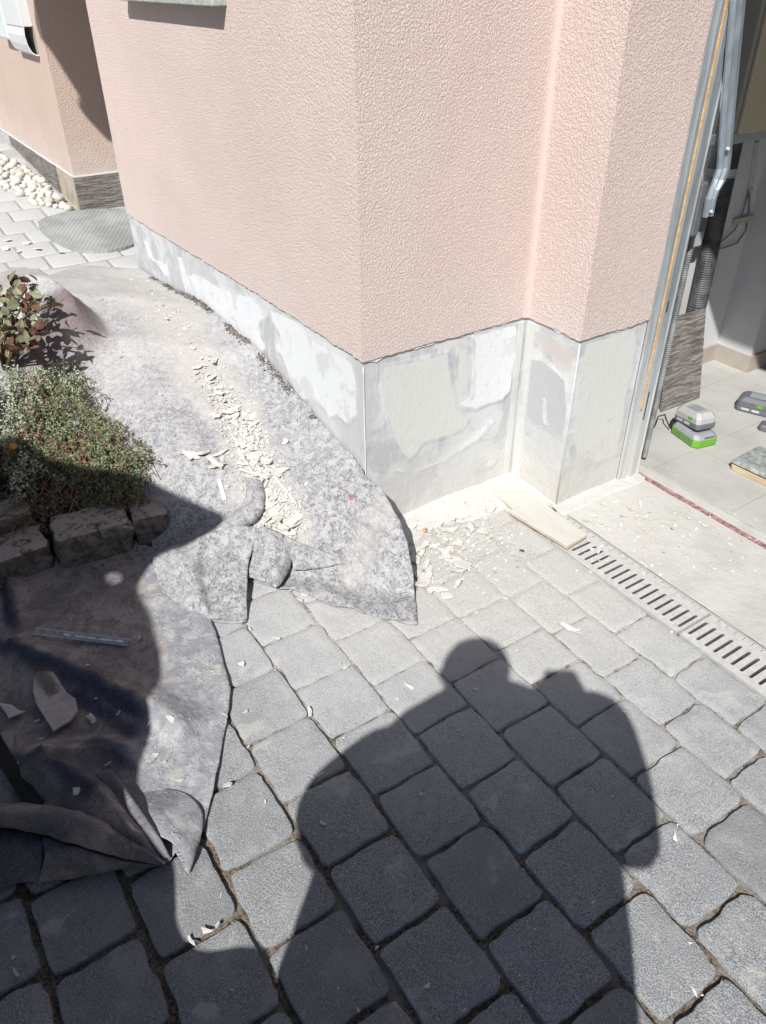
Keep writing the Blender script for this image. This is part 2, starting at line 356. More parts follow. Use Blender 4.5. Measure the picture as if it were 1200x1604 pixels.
def seg_d(p, a, b):
    ab = b-a; t = max(0, min(1, (p-a).dot(ab)/max(ab.length_squared, 1e-9))); q = a+ab*t; d = p-q
    return d.length, (ab.x*d.y-ab.y*d.x), t
def inside(p, P):
    c = False; x, y = p; n = len(P); j = n-1
    for i in range(n):
        if (P[i].y > y) != (P[j].y > y) and x < (P[j].x-P[i].x)*(y-P[i].y)/(P[j].y-P[i].y)+P[i].x: c = not c
        j = i
    return c
# ================================================================== THE SETTING
XA, YA, YB, XC, YJ, XL = -1.715, 1.05, 1.664, -1.48, 1.956, -3.80
def T(x, y):                                    # paved level: flat drive, rising to the upper path
    return lerp(x, [-6.5, -3.8, -3.4, -2.0], [.53, .325, .31, 0.])
def bedz(x, y):                                 # the planted bank under the felt
    xe = lerp(y, [.30, .45, .6, 1.05, 1.3], [-2.12, -1.99, -1.80, -1.30, -1.1]); d = xe-x
    return lerp(d, [0, .1, .22, .33, .5, 1.1, 1.6, 2.2, 2.5], [0, .07, .15, .2, .24, .37, .40, .34, .325])
def terrain(x, y): return max(T(x, y), bedz(x, y) if x > -3.62 else 0)

g = MB(); g.box((-14, -12, -.3), (14, -.95, -.02)); g.box((-14, -.95, -.3), (-2.3, .4, -.03)); g.box((.95, -.95, -.3), (14, 1.6, -.02))
g.build('ground', M['slab']).__setitem__('kind', 'structure')
# garden soil of the bank
def grid_sheet(name, mat, x0, x1, y0, y1, st, fn, keep=None):
    m = MB(); nx = int((x1-x0)/st); ny = int((y1-y0)/st)
    for i in range(nx+1):
        for j in range(ny+1):
            x = x0+(x1-x0)*i/nx; y = y0+(y1-y0)*j/ny; m.v.append((x, y, fn(x, y)))
    for i in range(nx):
        for j in range(ny):
            a = i*(ny+1)+j; q = (a, a+ny+1, a+ny+2, a+1)
            c = V(m.v[a]);
            if keep and not keep(c.x, c.y): continue
            m.f.append(q); m.mi.append(0)
    return m.build(name, mat, smooth=True)
tag(grid_sheet('garden_soil', M['soil'], -3.62, -1.35, -1.0, 1.045, .03, lambda x, y: bedz(x, y)-.012+.014*nz(x, y, 0, 14), lambda x, y: x < lerp(y, [.30, .45, .6, 1.05], [-2.1, -2.03, -1.95, -1.80])), kind='structure')
# joint bed
tag(grid_sheet('paving_joints', M['joint'], -2.12, .95, -.95, 1.512, .012, lambda x, y: -.0012-.0036*sstep(.4, .8, math.hypot(x+1.72, y-1.5))-.0088*sstep(.7, 1.5, math.hypot(x+1.72, y-1.5))+(.0006+.003*sstep(.6, 1.5, math.hypot(x+1.72, y-1.5)))*nz(x, y, 0, 45)+.001*nz(x, y, 3, 120)), kind='structure')
tag(grid_sheet('upper_path_bed', M['joint'], -7.5, -3.42, -1.6, 1.6, .05, lambda x, y: T(x, y)-.004), kind='structure')

pav = MB(); tone = []
PG = [-1, -.985, -.965, -.9, -.78, -.62, -.45, -.28, -.1, .1, .28, .45, .62, .78, .9, .965, .985, 1]
PG7 = [-1, -.96, -.85, 0, .85, .96, 1]
def paver(x0, x1, y0, y1, zf, gap, N=18):
    sd_ = random.random()*90; rz = random.gauss(0, .010); cx_, cy_ = (x0+x1)/2, (y0+y1)/2
    hx, hy = (x1-x0)/2-gap/2, (y1-y0)/2-gap/2; tl = (random.gauss(0, .008), random.gauss(0, .008)); dz = max(-.0006, random.gauss(0, .0012)*sstep(.3, .9, math.hypot(cx_+1.72, cy_-1.5))); tn = max(0, min(1, random.gauss(.35, .4)))
    vs = []
    for i in range(N):
        for j in range(N):
            G_ = PG if N == 18 else PG7; a = G_[i]; b = G_[j]
            e = max(abs(a), abs(b)); ea = abs(a)**6; eb = abs(b)**6
            wx = (.0058*nz(b*1.9, sd_, 0 if a > 0 else 5)+.0036*nz(b*7, sd_, 2 if a > 0 else 7))*ea
            wy = (.0058*nz(a*1.9, sd_+9, 0 if b > 0 else 5)+.0036*nz(a*7, sd_+9, 2 if b > 0 else 7))*eb
            cr = (abs(a*b)**8)*(.0025+.0035*sstep(.7, 1.6, math.hypot(cx_+1.72, cy_-1.5)))
            px = a*hx+wx-math.copysign(cr, a); py = b*hy+wy-math.copysign(cr, b)
            X = cx_+px-py*rz; Y = cy_+py+px*rz
            z = zf(X, Y)+dz+px*tl[0]+py*tl[1]-.0010*(abs(a)**5+abs(b)**5)+.0013*nz(X, Y, sd_, 30)
            if e > .99: z -= .016
            elif e > .955: z -= .0012
            elif e > .9: z -= .0001
            vs.append((X, Y, z))
    fs = [(i*N+j, (i+1)*N+j, (i+1)*N+j+1, i*N+j+1) for i in range(N-1) for j in range(N-1)]
    pav.add(vs, fs); tone.extend([tn]*len(vs))
ROWS = [(-.86, -.69, .1), (-.69, -.515, .02), (-.515, -.34, .11), (-.34, -.165, .03), (-.165, .01, -.905+.03), (.01, .185, -.80), (.185, .36, -.897), (.36, .536, -.788), (.536, .711, -.876), (.711, .882, -.965), (.882, 1.052, -1.044), (1.052, 1.225, -.766), (1.225, 1.372, -.844), (1.372, 1.514, -.752)]
for r_, (y0, y1, ph) in enumerate(ROWS):
    k0 = math.floor((-2.1-ph)/.1865); xs = [ph+.1865*k+random.gauss(0, .003) for k in range(k0, k0+18)]
    if r_ == 11: xs = [-2.1, -1.9, -1.72, -1.55, -1.38, -1.225, -1.07, -.925, -.766, -.594, -.417, -.24, -.05, .13, .31, .49, .67, .85]
    for a, b in zip(xs, xs[1:]):
        if a < -2.12 or b > .96: continue
        far = math.hypot((a+b)/2+1.72, (y0+y1)/2-1.5)
        paver(a, b, y0, y1, lambda x, y: 0., .0008+.002*sstep(.35, .8, far)+.0085*sstep(.75, 1.7, far)+random.uniform(0, .003)*sstep(.3, .8, far))
for i in range(22):                             # upper path
    for j in range(16):
        x0 = -7.4+.19*i; y0 = -1.5+.175*j
        if x0+.19 > -3.44 or (y0 > .9 and x0 < -4.8): continue
        o_ = .09*(i % 2); paver(x0, x0+.19, y0+o_, y0+o_+.175, T, .004, 7)
tag(pav.build('paving', M['paver'], smooth=True, attrs={'tone': tone}), kind='structure')

# slab before the garage, garage floor, threshold
m = MB()
def slabz(x, y): return .002+.0012*nz(x, y, 0, 12)
tag(grid_sheet('concrete_apron', M['slab'], -1.475, .95, 1.664, 2.047, .03, slabz), kind='structure')
m = MB(); m.box((-1.47, 2.047, -.05), (.95, 2.069, .0035)); tag(m.build('threshold_strip', M['maroon']), 'worn maroon sealing strip across the garage threshold', 'threshold strip')
m = MB(); m.box((-1.47, 2.069, -.05), (.95, 2.108, .0065)); m.box((-1.47, 2.1115, -.05), (.95, 2.116, .0075)); m.box((-1.47, 2.108, -.05), (.95, 2.1115, .000)); tag(m.build('threshold_sill', M['slab']), 'dusty pale sill with a thin groove behind the maroon strip', 'door sill')
m = MB(); m.box((-1.96, 2.116, -.05), (1.2, 6.6, .004)); tag(m.build('garage_floor', M['floor']), kind='structure')
m = MB(); m.box((-2.0, 1.956, -.06), (-1.47, 2.116, -.002)); m.box((.95, 1.6, -.06), (1.3, 2.116, -.002)); m.box((-1.73, 1.512, -.06), (-1.4805, 1.6635, .0005)); m.box((-2.1, 1.0, -.06), (-1.7, 1.7, -.012)); tag(m.build('floor_edge', M['slab']), kind='structure')

# ================================================================== HOUSE
house = empty('house', (XA, YA, 0), 'pink textured house wall with grey scraped plinth and open garage', 'house')
def polyshell(name, pts, offs, zb, zt, lip, mat, parent, step=.008, skip=None):
    # outer shell following the footprint polyline, ragged lower edge turned in by lip
    P = [V((a, b)) for a, b in pts]; n = len(P); nrm = []
    for i in range(n-1):
        d = (P[i+1]-P[i]).normalized(); nrm.append(V((d.y, -d.x)))
    def off(i, o):
        if i == 0: return P[0]+nrm[0]*o
        if i == n-1: return P[-1]+nrm[-1]*o
        a, b = nrm[i-1], nrm[i]; mvec = (a+b); return P[i]+mvec*(o/mvec.dot(a))
    m = MB(); cols = []
    for i in range(n-1):
        A_, B_ = off(i, offs), off(i+1, offs); A2, B2 = off(i, offs-lip), off(i+1, offs-lip); L = (B_-A_).length; k = max(1, int(L/step))
        for j in range(k+(1 if i == n-2 else 0)):
            t = j/k; cols.append((A_.lerp(B_, t), A2.lerp(B2, t)))
    for o_, i_ in cols:
        z = zb(o_.x, o_.y); m.v += [(o_.x, o_.y, zt), (o_.x, o_.y, z+.004), (o_.x*.8+i_.x*.2, o_.y*.8+i_.y*.2, z), (i_.x, i_.y, z+.001)]
    for c in range(len(cols)-1):
        for r_ in range(3): m.f.append((c*4+r_, c*4+r_+1, c*4+r_+5, c*4+r_+4)); m.mi.append(0)
    return m.build(name, mat, parent)
FOOT = [(XL, 3.2), (XL, YA), (XA, YA), (XA, YB), (XC, YB), (XC, YJ)]
def zedge(x, y):
    s_ = x*1.3+y; b = .600-.006*sstep(-2.2, -3.8, x)*4
    return b+.005*nz(s_, 0, 0, 9)+.004*nz(s_, 3, 0, 45)+.0025*nz(s_, 7, 0, 140)
polyshell('plinth', FOOT, 0., lambda x, y: -.06, .64, .02, M['plinth'], house, .05)
polyshell('render_layer', FOOT, .007, zedge, 2.9, .012, M['pink'], house)
# flaky white bits along the torn lower edge
m = MB(); m2 = MB()
segs = [(V((XL, YA)), V((XA, YA)), V((0, -1))), (V((XA, YA)), V((XA, YB)), V((1, 0))), (V((XA, YB)), V((XC, YB)), V((0, -1))), (V((XC, YB)), V((XC, YJ)), V((1, 0)))]
for a, b, n_ in segs:
    L = (b-a).length; s_ = .01
    while s_ < L-.03:
        if random.random() < .62:
            w_ = random.uniform(.01, .07); h_ = random.uniform(.003, .011); k = max(4, int(w_/.005)); e0 = min(s_+w_, L-.004)
            top = []; bot = []
            for i in range(k+1):
                p = a.lerp(b, (s_+(e0-s_)*i/k)/L); z = zedge(p.x, p.y)
                q = p+n_*(.0035); top.append(V((q.x, q.y, z+.003))); bot.append(V((q.x, q.y, z-h_*(.4+.8*abs(nz(i*.9, s_*50)))*math.sin(math.pi*(i+.3)/(k+.6)))))
            pl_ = top+bot[::-1]; back = [V((v.x, v.y, v.z))-V((n_.x, n_.y, 0))*.005 for v in pl_]; mm = MB(); mm.prism(pl_, back); mm.build('torn_edge', M['white'] if random.random() < .75 else M['pink'], house)
        s_ += random.uniform(.02, .09)
# filler patches: outlines measured on the wall, built 1-2 mm thick
def patch(px, ox, oy, sc_, ax, v, n_, kind, th=.0016, amp=.004, name='filler_patch'):
    P = [gp(ox+a/sc_, oy+b/sc_, ax, v) for a, b in px]; out = []; amp *= .7
    for i in range(len(P)):
        a, b = P[i], P[(i+1) % len(P)]; k = max(1, int((b-a).length/.005))
        for j in range(k):
            q = a.lerp(b, j/k); f_ = amp*1.4*(noise.noise(q*32)+.8*noise.noise(q*95+V((3, 3, 3)))); g_ = amp*1.3*(noise.noise(q*38+V((7, 1, 2)))+.7*noise.noise(q*120+V((1, 5, 2))))
            q = q+(V((f_, 0, g_)) if ax == 1 else V((0, f_, g_))); q.z = min(q.z, zedge(q.x, q.y)-.0005); out.append(q)
    nn = V((0, -1, 0)) if ax == 1 else V((1, 0, 0)); co = [V(((q.x if ax == 1 else q.y), q.z)) for q in out]; nb = len(co)
    x0, x1 = min(c.x for c in co), max(c.x for c in co); z0, z1 = min(c.y for c in co), max(c.y for c in co); g_ = .007; x = x0
    bound = list(co)
    while x < x1:
        z = z0
        while z < z1:
            q = V((x, z))
            if inside(q, bound) and min((q-b_).length for b_ in bound) > .004: co.append(q)
            z += g_
        x += g_
    r_ = delaunay_2d_cdt(co, [], [list(range(nb))], 1, 1e-7); oc = r_[0]; segl = list(zip(bound, bound[1:]+bound[:1])); m = MB(); D = []; vs = []
    for c in oc:
        d = min(seg_d(c, a, b)[0] for a, b in segl); D.append(sstep(-.002, .024, d)); p = V((c.x, v, c.y)) if ax == 1 else V((v, c.x, c.y)); vs.append(p+nn*(.0003+th*.7*sstep(0, .010, d)))
    m.add(vs, r_[2]); A_ = {kind: D}
    return m.build(name, M['plinth'], house, True, attrs=A_)
Z1 = (180, 330, 2.857); Z7 = (560, 480, 2.4)
patch([(270,185),(300,195),(325,280),(350,262),(450,318),(530,352),(612,372),(645,405),(668,455),(690,480),(655,520),(660,560),(692,620),(665,655),(650,720),(610,690),(560,640),(500,625),(440,545),(400,520),(352,440),(318,380),(296,300)], *Z1, 1, YA, 0, 'pw')
patch([(690,430),(760,445),(850,492),(878,560),(960,600),(1050,648),(1078,700),(1098,830),(1092,940),(1040,968),(1000,930),(960,945),(940,905),(890,858),(850,868),(815,830),(780,762),(748,660),(715,640),(712,580),(735,560),(700,500)], *Z1, 1, YA, 0, 'pw')
patch([(120,110),(150,130),(172,200),(240,230),(255,330),(225,300),(190,250),(150,215)], *Z1, 1, YA, 0, 'pw', amp=.006)
0 and patch([(780,520),(860,540),(930,620),(990,700),(980,790),(930,780),(880,700),(830,640)], *Z1, 1, YA, 0, 'pp', .0024, .007)
0 and patch([(380,360),(470,400),(510,470),(560,520),(520,560),(450,510),(400,450)], *Z1, 1, YA, 0, 'pp', .0024, .007)
patch([(85,215),(180,196),(270,178),(350,158),(362,270),(382,370),(432,420),(400,470),(330,500),(285,512),(250,520),(225,560),(190,592),(158,560),(128,512),(98,400),(80,300)], *Z7, 0, XA, 0, 'pp', .0022, .002)
patch([(425,108),(480,82),(560,58),(608,55),(604,180),(582,320),(545,362),(500,372),(440,400),(400,390),(378,370),(424,338),(430,240)], *Z7, 0, XA, 0, 'pw', .003, .001)
patch([(118,575),(140,590),(178,600),(205,610),(270,580),(330,552),(400,500),(455,452),(505,405),(530,425),(470,500),(400,545),(330,590),(235,628),(225,660),(205,625),(165,640),(130,620)], *Z7, 0, XA, 0, 'pw', .001, .003)
patch([(473,620),(482,570),(518,553),(536,575),(510,608)], *Z7, 0, XA, 0, 'pw', .002, .002)
patch([(22,500),(38,505),(46,540),(30,562),(24,540)], *Z7, 0, XA, 0, 'pw', .003, .001)
patch([(50,235),(84,215),(80,290),(70,300),(52,270)], *Z7, 0, XA, 0, 'pg', .001, .003)
patch([(370,150),(425,140),(420,320),(385,340),(362,250)], *Z7, 0, XA, 0, 'pp', .001, .003)
patch([(645,70),(835,150),(812,250),(770,270),(735,210),(700,180),(660,130)], *Z7, 1, YB, 0, 'ps', .0008, .003)
patch([(640,180),(700,190),(790,270),(800,400),(780,520),(720,470),(660,450),(625,420),(635,300)], *Z7, 1, YB, 0, 'pg', .0014, .003)
patch([(688,336),(712,335),(718,430),(740,440),(700,470),(690,420)], *Z7, 1, YB, 0, 'pw', .0028, .003)
patch([(845,130),(1060,68),(1045,230),(1020,330),(985,560),(900,600),(800,560),(808,420),(830,250)], *Z7, 0, XC, 0, 'pp', .001, .004)
patch([(790,520),(820,505),(830,560),(800,590),(782,570)], *Z7, 0, XC, 0, 'pg', .0018, .004)
patch([(848,540),(870,532),(876,556),(856,562)], *Z7, 0, XC, 0, 'pg', .0018, .003)
patch([(925,430),(968,400),(972,412),(940,446)], *Z7, 0, XC, 0, 'pg', .0018, .003)
# smooth render fillet strips left standing in the corners of the plinth
for (x, y, w_, h0) in ((XA, YA, .006, .585),):
    m = MB(); m.tube([(x-.001, y+.001, .02)]+[(x+.0006*nz(0, z_*.3), y, z_/20*h0) for z_ in range(1, 21)], .0028, 6); m.build('corner_bead', M['pale'], house, True)
m = MB(); m.tube([(XC-.001, YB+.001, .0), (XC, YB, .3), (XC-.001, YB+.001, .59)], .0022, 6); m.build('corner_bead', M['pale'], house, True)
m = MB(); m.box((XA-.004, YB-.035, -.02), (XA+.006, YB-.012, .59)); m.box((XA+.012, YB-.007, -.02), (XA+.045, YB+.004, .59)); m.build('corner_strip', M['pale'], house)
# dust banked at the wall foot
m = MB()
def bank(a, b, n_, w_, h_):
    L = (b-a).length; k = int(L/.012)
    r0 = len(m.v)
    for i in range(k+1):
        p = a.lerp(b, i/k); hh = h_*(.6+.35*nz(p.x, p.y, 0, 5)); ww = w_*(.9+.4*nz(p.x, p.y, 4, 5))
        for j in range(6):
            t = j/5; q = p+n_*(ww*t); m.v.append((q.x, q.y, .0035+hh*(1-t)**1.7+.0018*nz(q.x, q.y, 0, 60)+.003*nz(q.x, q.y, 0, 20)*(1-t)-(.005 if j == 5 else 0)))
    for i in range(k):
        for j in range(5): m.f.append((r0+i*6+j, r0+i*6+j+1, r0+i*6+j+7, r0+i*6+j+6)); m.mi.append(0)
bank(V((XA, YA+.0)), V((XA, YB)), V((1, 0)), .16, .03); bank(V((XA, YB)), V((XC, YB)), V((0, -1)), .035, .02); bank(V((XC, YB-.02)), V((XC, YJ+.1)), V((1, 0)), .06, .015)
tag(m.build('plaster_dust', simple('drifted plaster dust', (.485, .482, .47), .97, .05, .05, 30, .003), smooth=True), 'pale plaster dust drifted along the foot of the plinth', 'dust', kind='stuff')

# window with sill over the left face
m = MB(); m.box((-3.245, YA-.052, 1.424), (-2.39, YA+.05, 1.448)); m.build('window_sill', M['sillm'], house, bevel=.003)
win = MB(); win.box((-3.2, YA-.012, 1.46), (-3.13, YA+.02, 2.5)); win.box((-2.51, YA-.012, 1.46), (-2.44, YA+.02, 2.5)); win.box((-3.13, YA-.012, 2.43), (-2.51, YA+.02, 2.5)); win.box((-3.13, YA-.012, 1.449), (-2.51, YA+.02, 1.52))
wo = win.build('window', M['box'], house); m = MB(); m.box((-3.13, YA-.009, 1.52), (-2.51, YA+.01, 2.43)); m.build('pane', M['glass'], wo)
# roof slab and an unseen panel added to shadow the wing wall
m = MB(); m.box((-3.95, YA-.2, 2.905), (-1.3, 6.8, 3.0)); m.box((-1.3, 1.75, 2.905), (1.6, 6.8, 3.0)); m.build('roof', M['roof'], house)
m = MB(); ch = [(-.15, 2.906), (-.113, 2.789), (-.023, 2.65), (.07, 2.443), (.052, 2.40), (.085, 2.335), (.12, 2.33), (.165, 2.27), (1.05, 1.6), (1.05, 2.906)]
m.prism([(-3.72, a, b) for a, b in ch], [(-3.80, a, b) for a, b in ch]); m.build('added_shadow_panel', M['pink'], house)
# the wing beyond the recess
XE = -4.737
m = MB(); m.box((-8.0, YA, .58), (XE, 4.5, 3.2)); m.build('wing_wall', M['pink_wing'], house)
m = MB(); m.box((-8.0, YA+.004, .2), (XE-.004, 4.4, .58)); m.build('wing_plinth', M['grey'], house)
m = MB(); m.box((-8.0, YA-.006, .578), (XE+.006, YA+.004, .585)); m.box((XE-.004, YA-.006, .5785), (XE+.0065, 3.2, .5855)); m.build('trim_strip', M['box'], house)
def vtile(a, b, name='plinth_tile', mat=None):
    m = MB(); m.box(a, b); return m.build(name, mat or M['slate'], house)
vtile((XE-.004, YA-.006, .33), (XE+.008, 1.60, .577)); vtile((XE-.004, 1.605, .33), (XE+.008, 2.2, .577))
vtile((-5.75, YA-.010, .38), (-5.14, YA+.004, .577)); vtile((-6.4, YA-.010, .40), (-5.755, YA+.004, .577))
m = MB(); m.box((-5.13, YA-.004, .40), (XE+.005, YA+.0035, .577)); m.build('bare_mortar_patch', simple('ochre bare mortar', (.36, .325, .26), .95, .1, .2, 14, .003), house)
m = MB(); m.box((XL, 1.9, .25), (XE, 1.96, 2.6)); m.build('entrance_wall', M['pink_wing'], house)
# garage shell
m = MB()
m.box((-2.4, 2.12, .006), (-1.96, 3.13, 2.9)); m.box((-2.4, 3.13, .006), (-1.785, 6.6, 2.9)); m.box((-1.785, 6.4, .006), (1.2, 6.6, 2.9)); m.box((1.2, 2.1, .006), (1.4, 6.6, 2.9))
m.box((-1.96, 2.12, .006), (-1.56, 2.2, 2.9)); m.box((1.0, 2.12, .006), (1.2, 2.2, 2.9)); m.box((-1.56, 2.12, 2.2), (1.0, 2.2, 2.9)); m.box((-1.96, 2.2, 2.8), (1.2, 6.4, 2.85))
m.build('garage_wall', M['inner'], house)
m = MB(); m.box((1.0, 1.956, -.05), (1.6, 2.115, 2.9)); m.box((-1.48, 1.96, 2.2), (1.0, 2.115, 2.9)); m.build('front_wall', M['pink'], house)
m = MB(); m.box((-1.9595, 2.6, .004), (-1.950, 3.12, .082)); m.box((-1.9595, 3.12, .004), (-1.775, 3.1295, .082)); m.box((-1.7845, 3.1295, .004), (-1.775, 6.4, .082)); m.build('skirting', M['skirt'], house)

# garage door leaf, tipped up and out over the threshold
door = empty('garage_door', (-.25, 1.7, 2.1), 'tipped-open garage door leaf hanging out above the threshold', 'garage door')
m = MB(); c_ = [(1.64, 2.10), (1.625, 2.14), (3.7, 2.55), (3.71, 2.50)]; m.prism([(-1.40, a, b) for a, b in c_], [(.95, a, b) for a, b in c_]); m.build('door_leaf', M['steel'], door)
m = MB(); m.box((-.35, 1.60, 2.115), (-.15, 1.626, 2.135)); m.build('handle', M['dark'], door)

# jamb: folded steel profile
jamb = empty('door_frame', (-1.475, 2.0, 0), 'galvanised steel garage door frame at the edge of the pink wall', 'door frame')
m = MB(); m.box((XC+.001, 1.957, 0), (-1.470, 1.972, 2.2)); m.build('frame_flange', M['steel_pale'], jamb, bevel=.001)
m = MB(); prof = [(-1.478, 1.972), (-1.478, 1.976), (-1.466, 1.978), (-1.464, 1.990), (-1.474, 1.993), (-1.474, 2.004), (-1.462, 2.007), (-1.462, 2.024), (-1.468, 2.027), (-1.468, 2.046), (-1.464, 2.050), (-1.50, 2.052), (-1.50, 1.972)]
m.prism([(a, b, 2.2) for a, b in prof[::-1]], [(a, b, .0) for a, b in prof[::-1]]); m.build('frame_profile', M['steel'], jamb, bevel=.0006)
m = MB(); m.box((-1.475, 1.9935, .28), (-1.4655, 2.0038, 2.15)); m.build('seal_strip', M['orange'], jamb, bevel=.002)
m = MB()
for z0, z1 in ((.24, .345), (.62, .655)): m.box((-1.4615, 2.012, z0), (-1.4608, 2.017, z1))
m.build('slot', M['dark'], jamb)
# lever rail
railo = empty('door_lever', (-1.45, 2.1, .9), 'blue-grey bent steel door lever hanging beside the garage frame', 'door lever')
pp = [(2.0, 1.75), (2.018, 1.435), (2.075, 1.20), (2.112, 1.06), (2.118, 1.03), (2.112, 1.00), (2.100, .975), (2.094, .95), (2.098, .90)]
m = MB()
prs = [(-.018, 0, 0), (-.012, .006, 0), (-.006, .001, 0), (.004, .001, 0), (.008, .007, 0), (.018, .007, 0), (.018, -.004, 0), (-.018, -.004, 0)]
vs = []
for i, (y, z) in enumerate(pp):
    a = V(pp[max(0, i-1)]); b = V(pp[min(len(pp)-1, i+1)]); t = (b-a).normalized(); nn = V((-t.y, t.x))
    w_ = 1. if z > .98 else .75
    for (u_, h_, _) in prs: vs.append((-1.452+h_*1.5, y+nn.x*u_*w_*1.15, z+nn.y*u_*w_))
k = len(prs); m.add(vs, [(i*k+j, i*k+(j+1) % k, (i+1)*k+(j+1) % k, (i+1)*k+j) for i in range(len(pp)-1) for j in range(k)]+[tuple(range(k)), tuple((len(pp)-1)*k+j for j in range(k))[::-1]])
m.build('lever_bar', M['rail'], railo)
m = MB(); m.tube([(-1.443, 2.105, 1.085), (-1.436, 2.105, 1.085)], .0045, 8); m.build('bolt', M['box'], railo); m = MB(); m.tube([(-1.445, 2.098, .915), (-1.438, 2.098, .915)], .004, 8); m.build('bolt', M['box'], railo)
m = MB(); m.box((-1.50, 2.07, .84), (-1.47, 2.10, .99)); m.build('bracket', M['dplas'], railo, bevel=.004); m = MB(); m.box((-1.50, 2.062, 1.09), (-1.47, 2.085, 1.12)); m.build('bracket', M['dplas'], railo, bevel=.004)
# corrugated tube along the frame
def ribbed(name, path, r, pitch, mat, parent=None, amp=.12, n=14):
    P = [V(p) for p in path]; m = MB(); pts = []; rr = []
    for a, b in zip(P, P[1:]):
        k = max(2, int((b-a).length/(pitch/2)))
        for i in range(k): pts.append(a.lerp(b, i/k)); rr.append(r*(1+(amp if i % 2 else -amp)))
    pts.append(P[-1]); rr.append(r); m.tube(pts, rr, n); return m.build(name, mat, parent)
tag(ribbed('corrugated_conduit', [(-1.515, 2.142, .02), (-1.513, 2.14, .42), (-1.515, 2.14, .98)], .0085, .007, M['greypipe']), 'thin grey corrugated conduit standing along the steel door frame', 'conduit')
tag(ribbed('drain_hose', [(-1.875, 2.80, .01), (-1.885, 2.80, .35), (-1.90, 2.80, 1.04)], .034, .009, M['blackpipe'], None, .035, 18), 'thick black corrugated pipe rising on the garage wall behind the leaning tiles', 'pipe')
m = MB(); m.tube([(-1.899, 2.80, .855), (-1.899, 2.80, .885)], .0375, 18); m.box((-1.955, 2.74, .857), (-1.895, 2.765, .883)); tag(m.build('pipe_clamp', M['clamp']), 'pale metal clamp round the black corrugated pipe', 'pipe clamp')
# cabinet and small wall things
cab = empty('wall_cabinet', (-1.96, 2.62, 1.0), 'beige metal cabinet hung on the garage wall above the black pipe', 'cabinet')
m = MB(); m.box((-1.955, 2.62, 1.035), (-1.787, 3.128, 2.0)); m.build('cabinet_body', M['greybox'], cab, bevel=.006)
m = MB(); m.box((-1.786, 2.635, 1.03), (-1.772, 3.12, 1.98)); m.build('cabinet_door', M['beige'], cab, bevel=.004)
m = MB(); m.box((-1.94, 2.64, .995), (-1.79, 3.11, 1.034)); m.build('cabinet_base', M['lplas'], cab, bevel=.003)
def wl(px, py, x=-1.957): return gp(px, py, 0, x)
m = MB(); a = wl(1185, 222); b = wl(1173, 300); m.tube([a, a.lerp(b, .4), a.lerp(b, .6), b], .011, 8); c_ = a.lerp(b, .93); m.tube([c_, b], .015, 8); tag(m.build('conduit_clip', M['clamp']), 'short grey conduit stub above the looping cable in the garage', 'conduit')
m = MB(); pts = [wl(*p) for p in ((1172, 298), (1171, 330), (1166, 360), (1152, 380), (1130, 388), (1110, 390))]; pts = [p+V((.008, 0, 0)) for p in pts]; m.tube(pts, .0035, 6)
m.tube([p+V((.009, 0, 0)) for p in [wl(*q) for q in ((1170, 298), (1160, 335), (1148, 360), (1128, 377), (1112, 380))]], .003, 6); tag(m.build('cable', M['cable'], smooth=True), 'two grey cables looping down the garage wall beside the pipe', 'cable')
m = MB(); a = wl(1146, 352); b = wl(1188, 331); m.box((-1.959, a.y, a.z), (-1.945, b.y+.01, b.z-.005)); m.build; o = m.build('junction_box', simple('beige grey cover', (.36, .36, .32), .7, .3), bevel=.003); tag(o, 'flat beige cover plate on the garage wall behind the cables', 'cover plate')
m = MB(); a = wl(1070, 382, -1.95); b = wl(1098, 372, -1.95); m.box((-1.959, a.y-.03, .60), (-1.90, a.y+.05, .66)); o = m.build('socket', M['lplas'], bevel=.006); tag(o, 'pale wall socket behind the black pipe', 'socket')

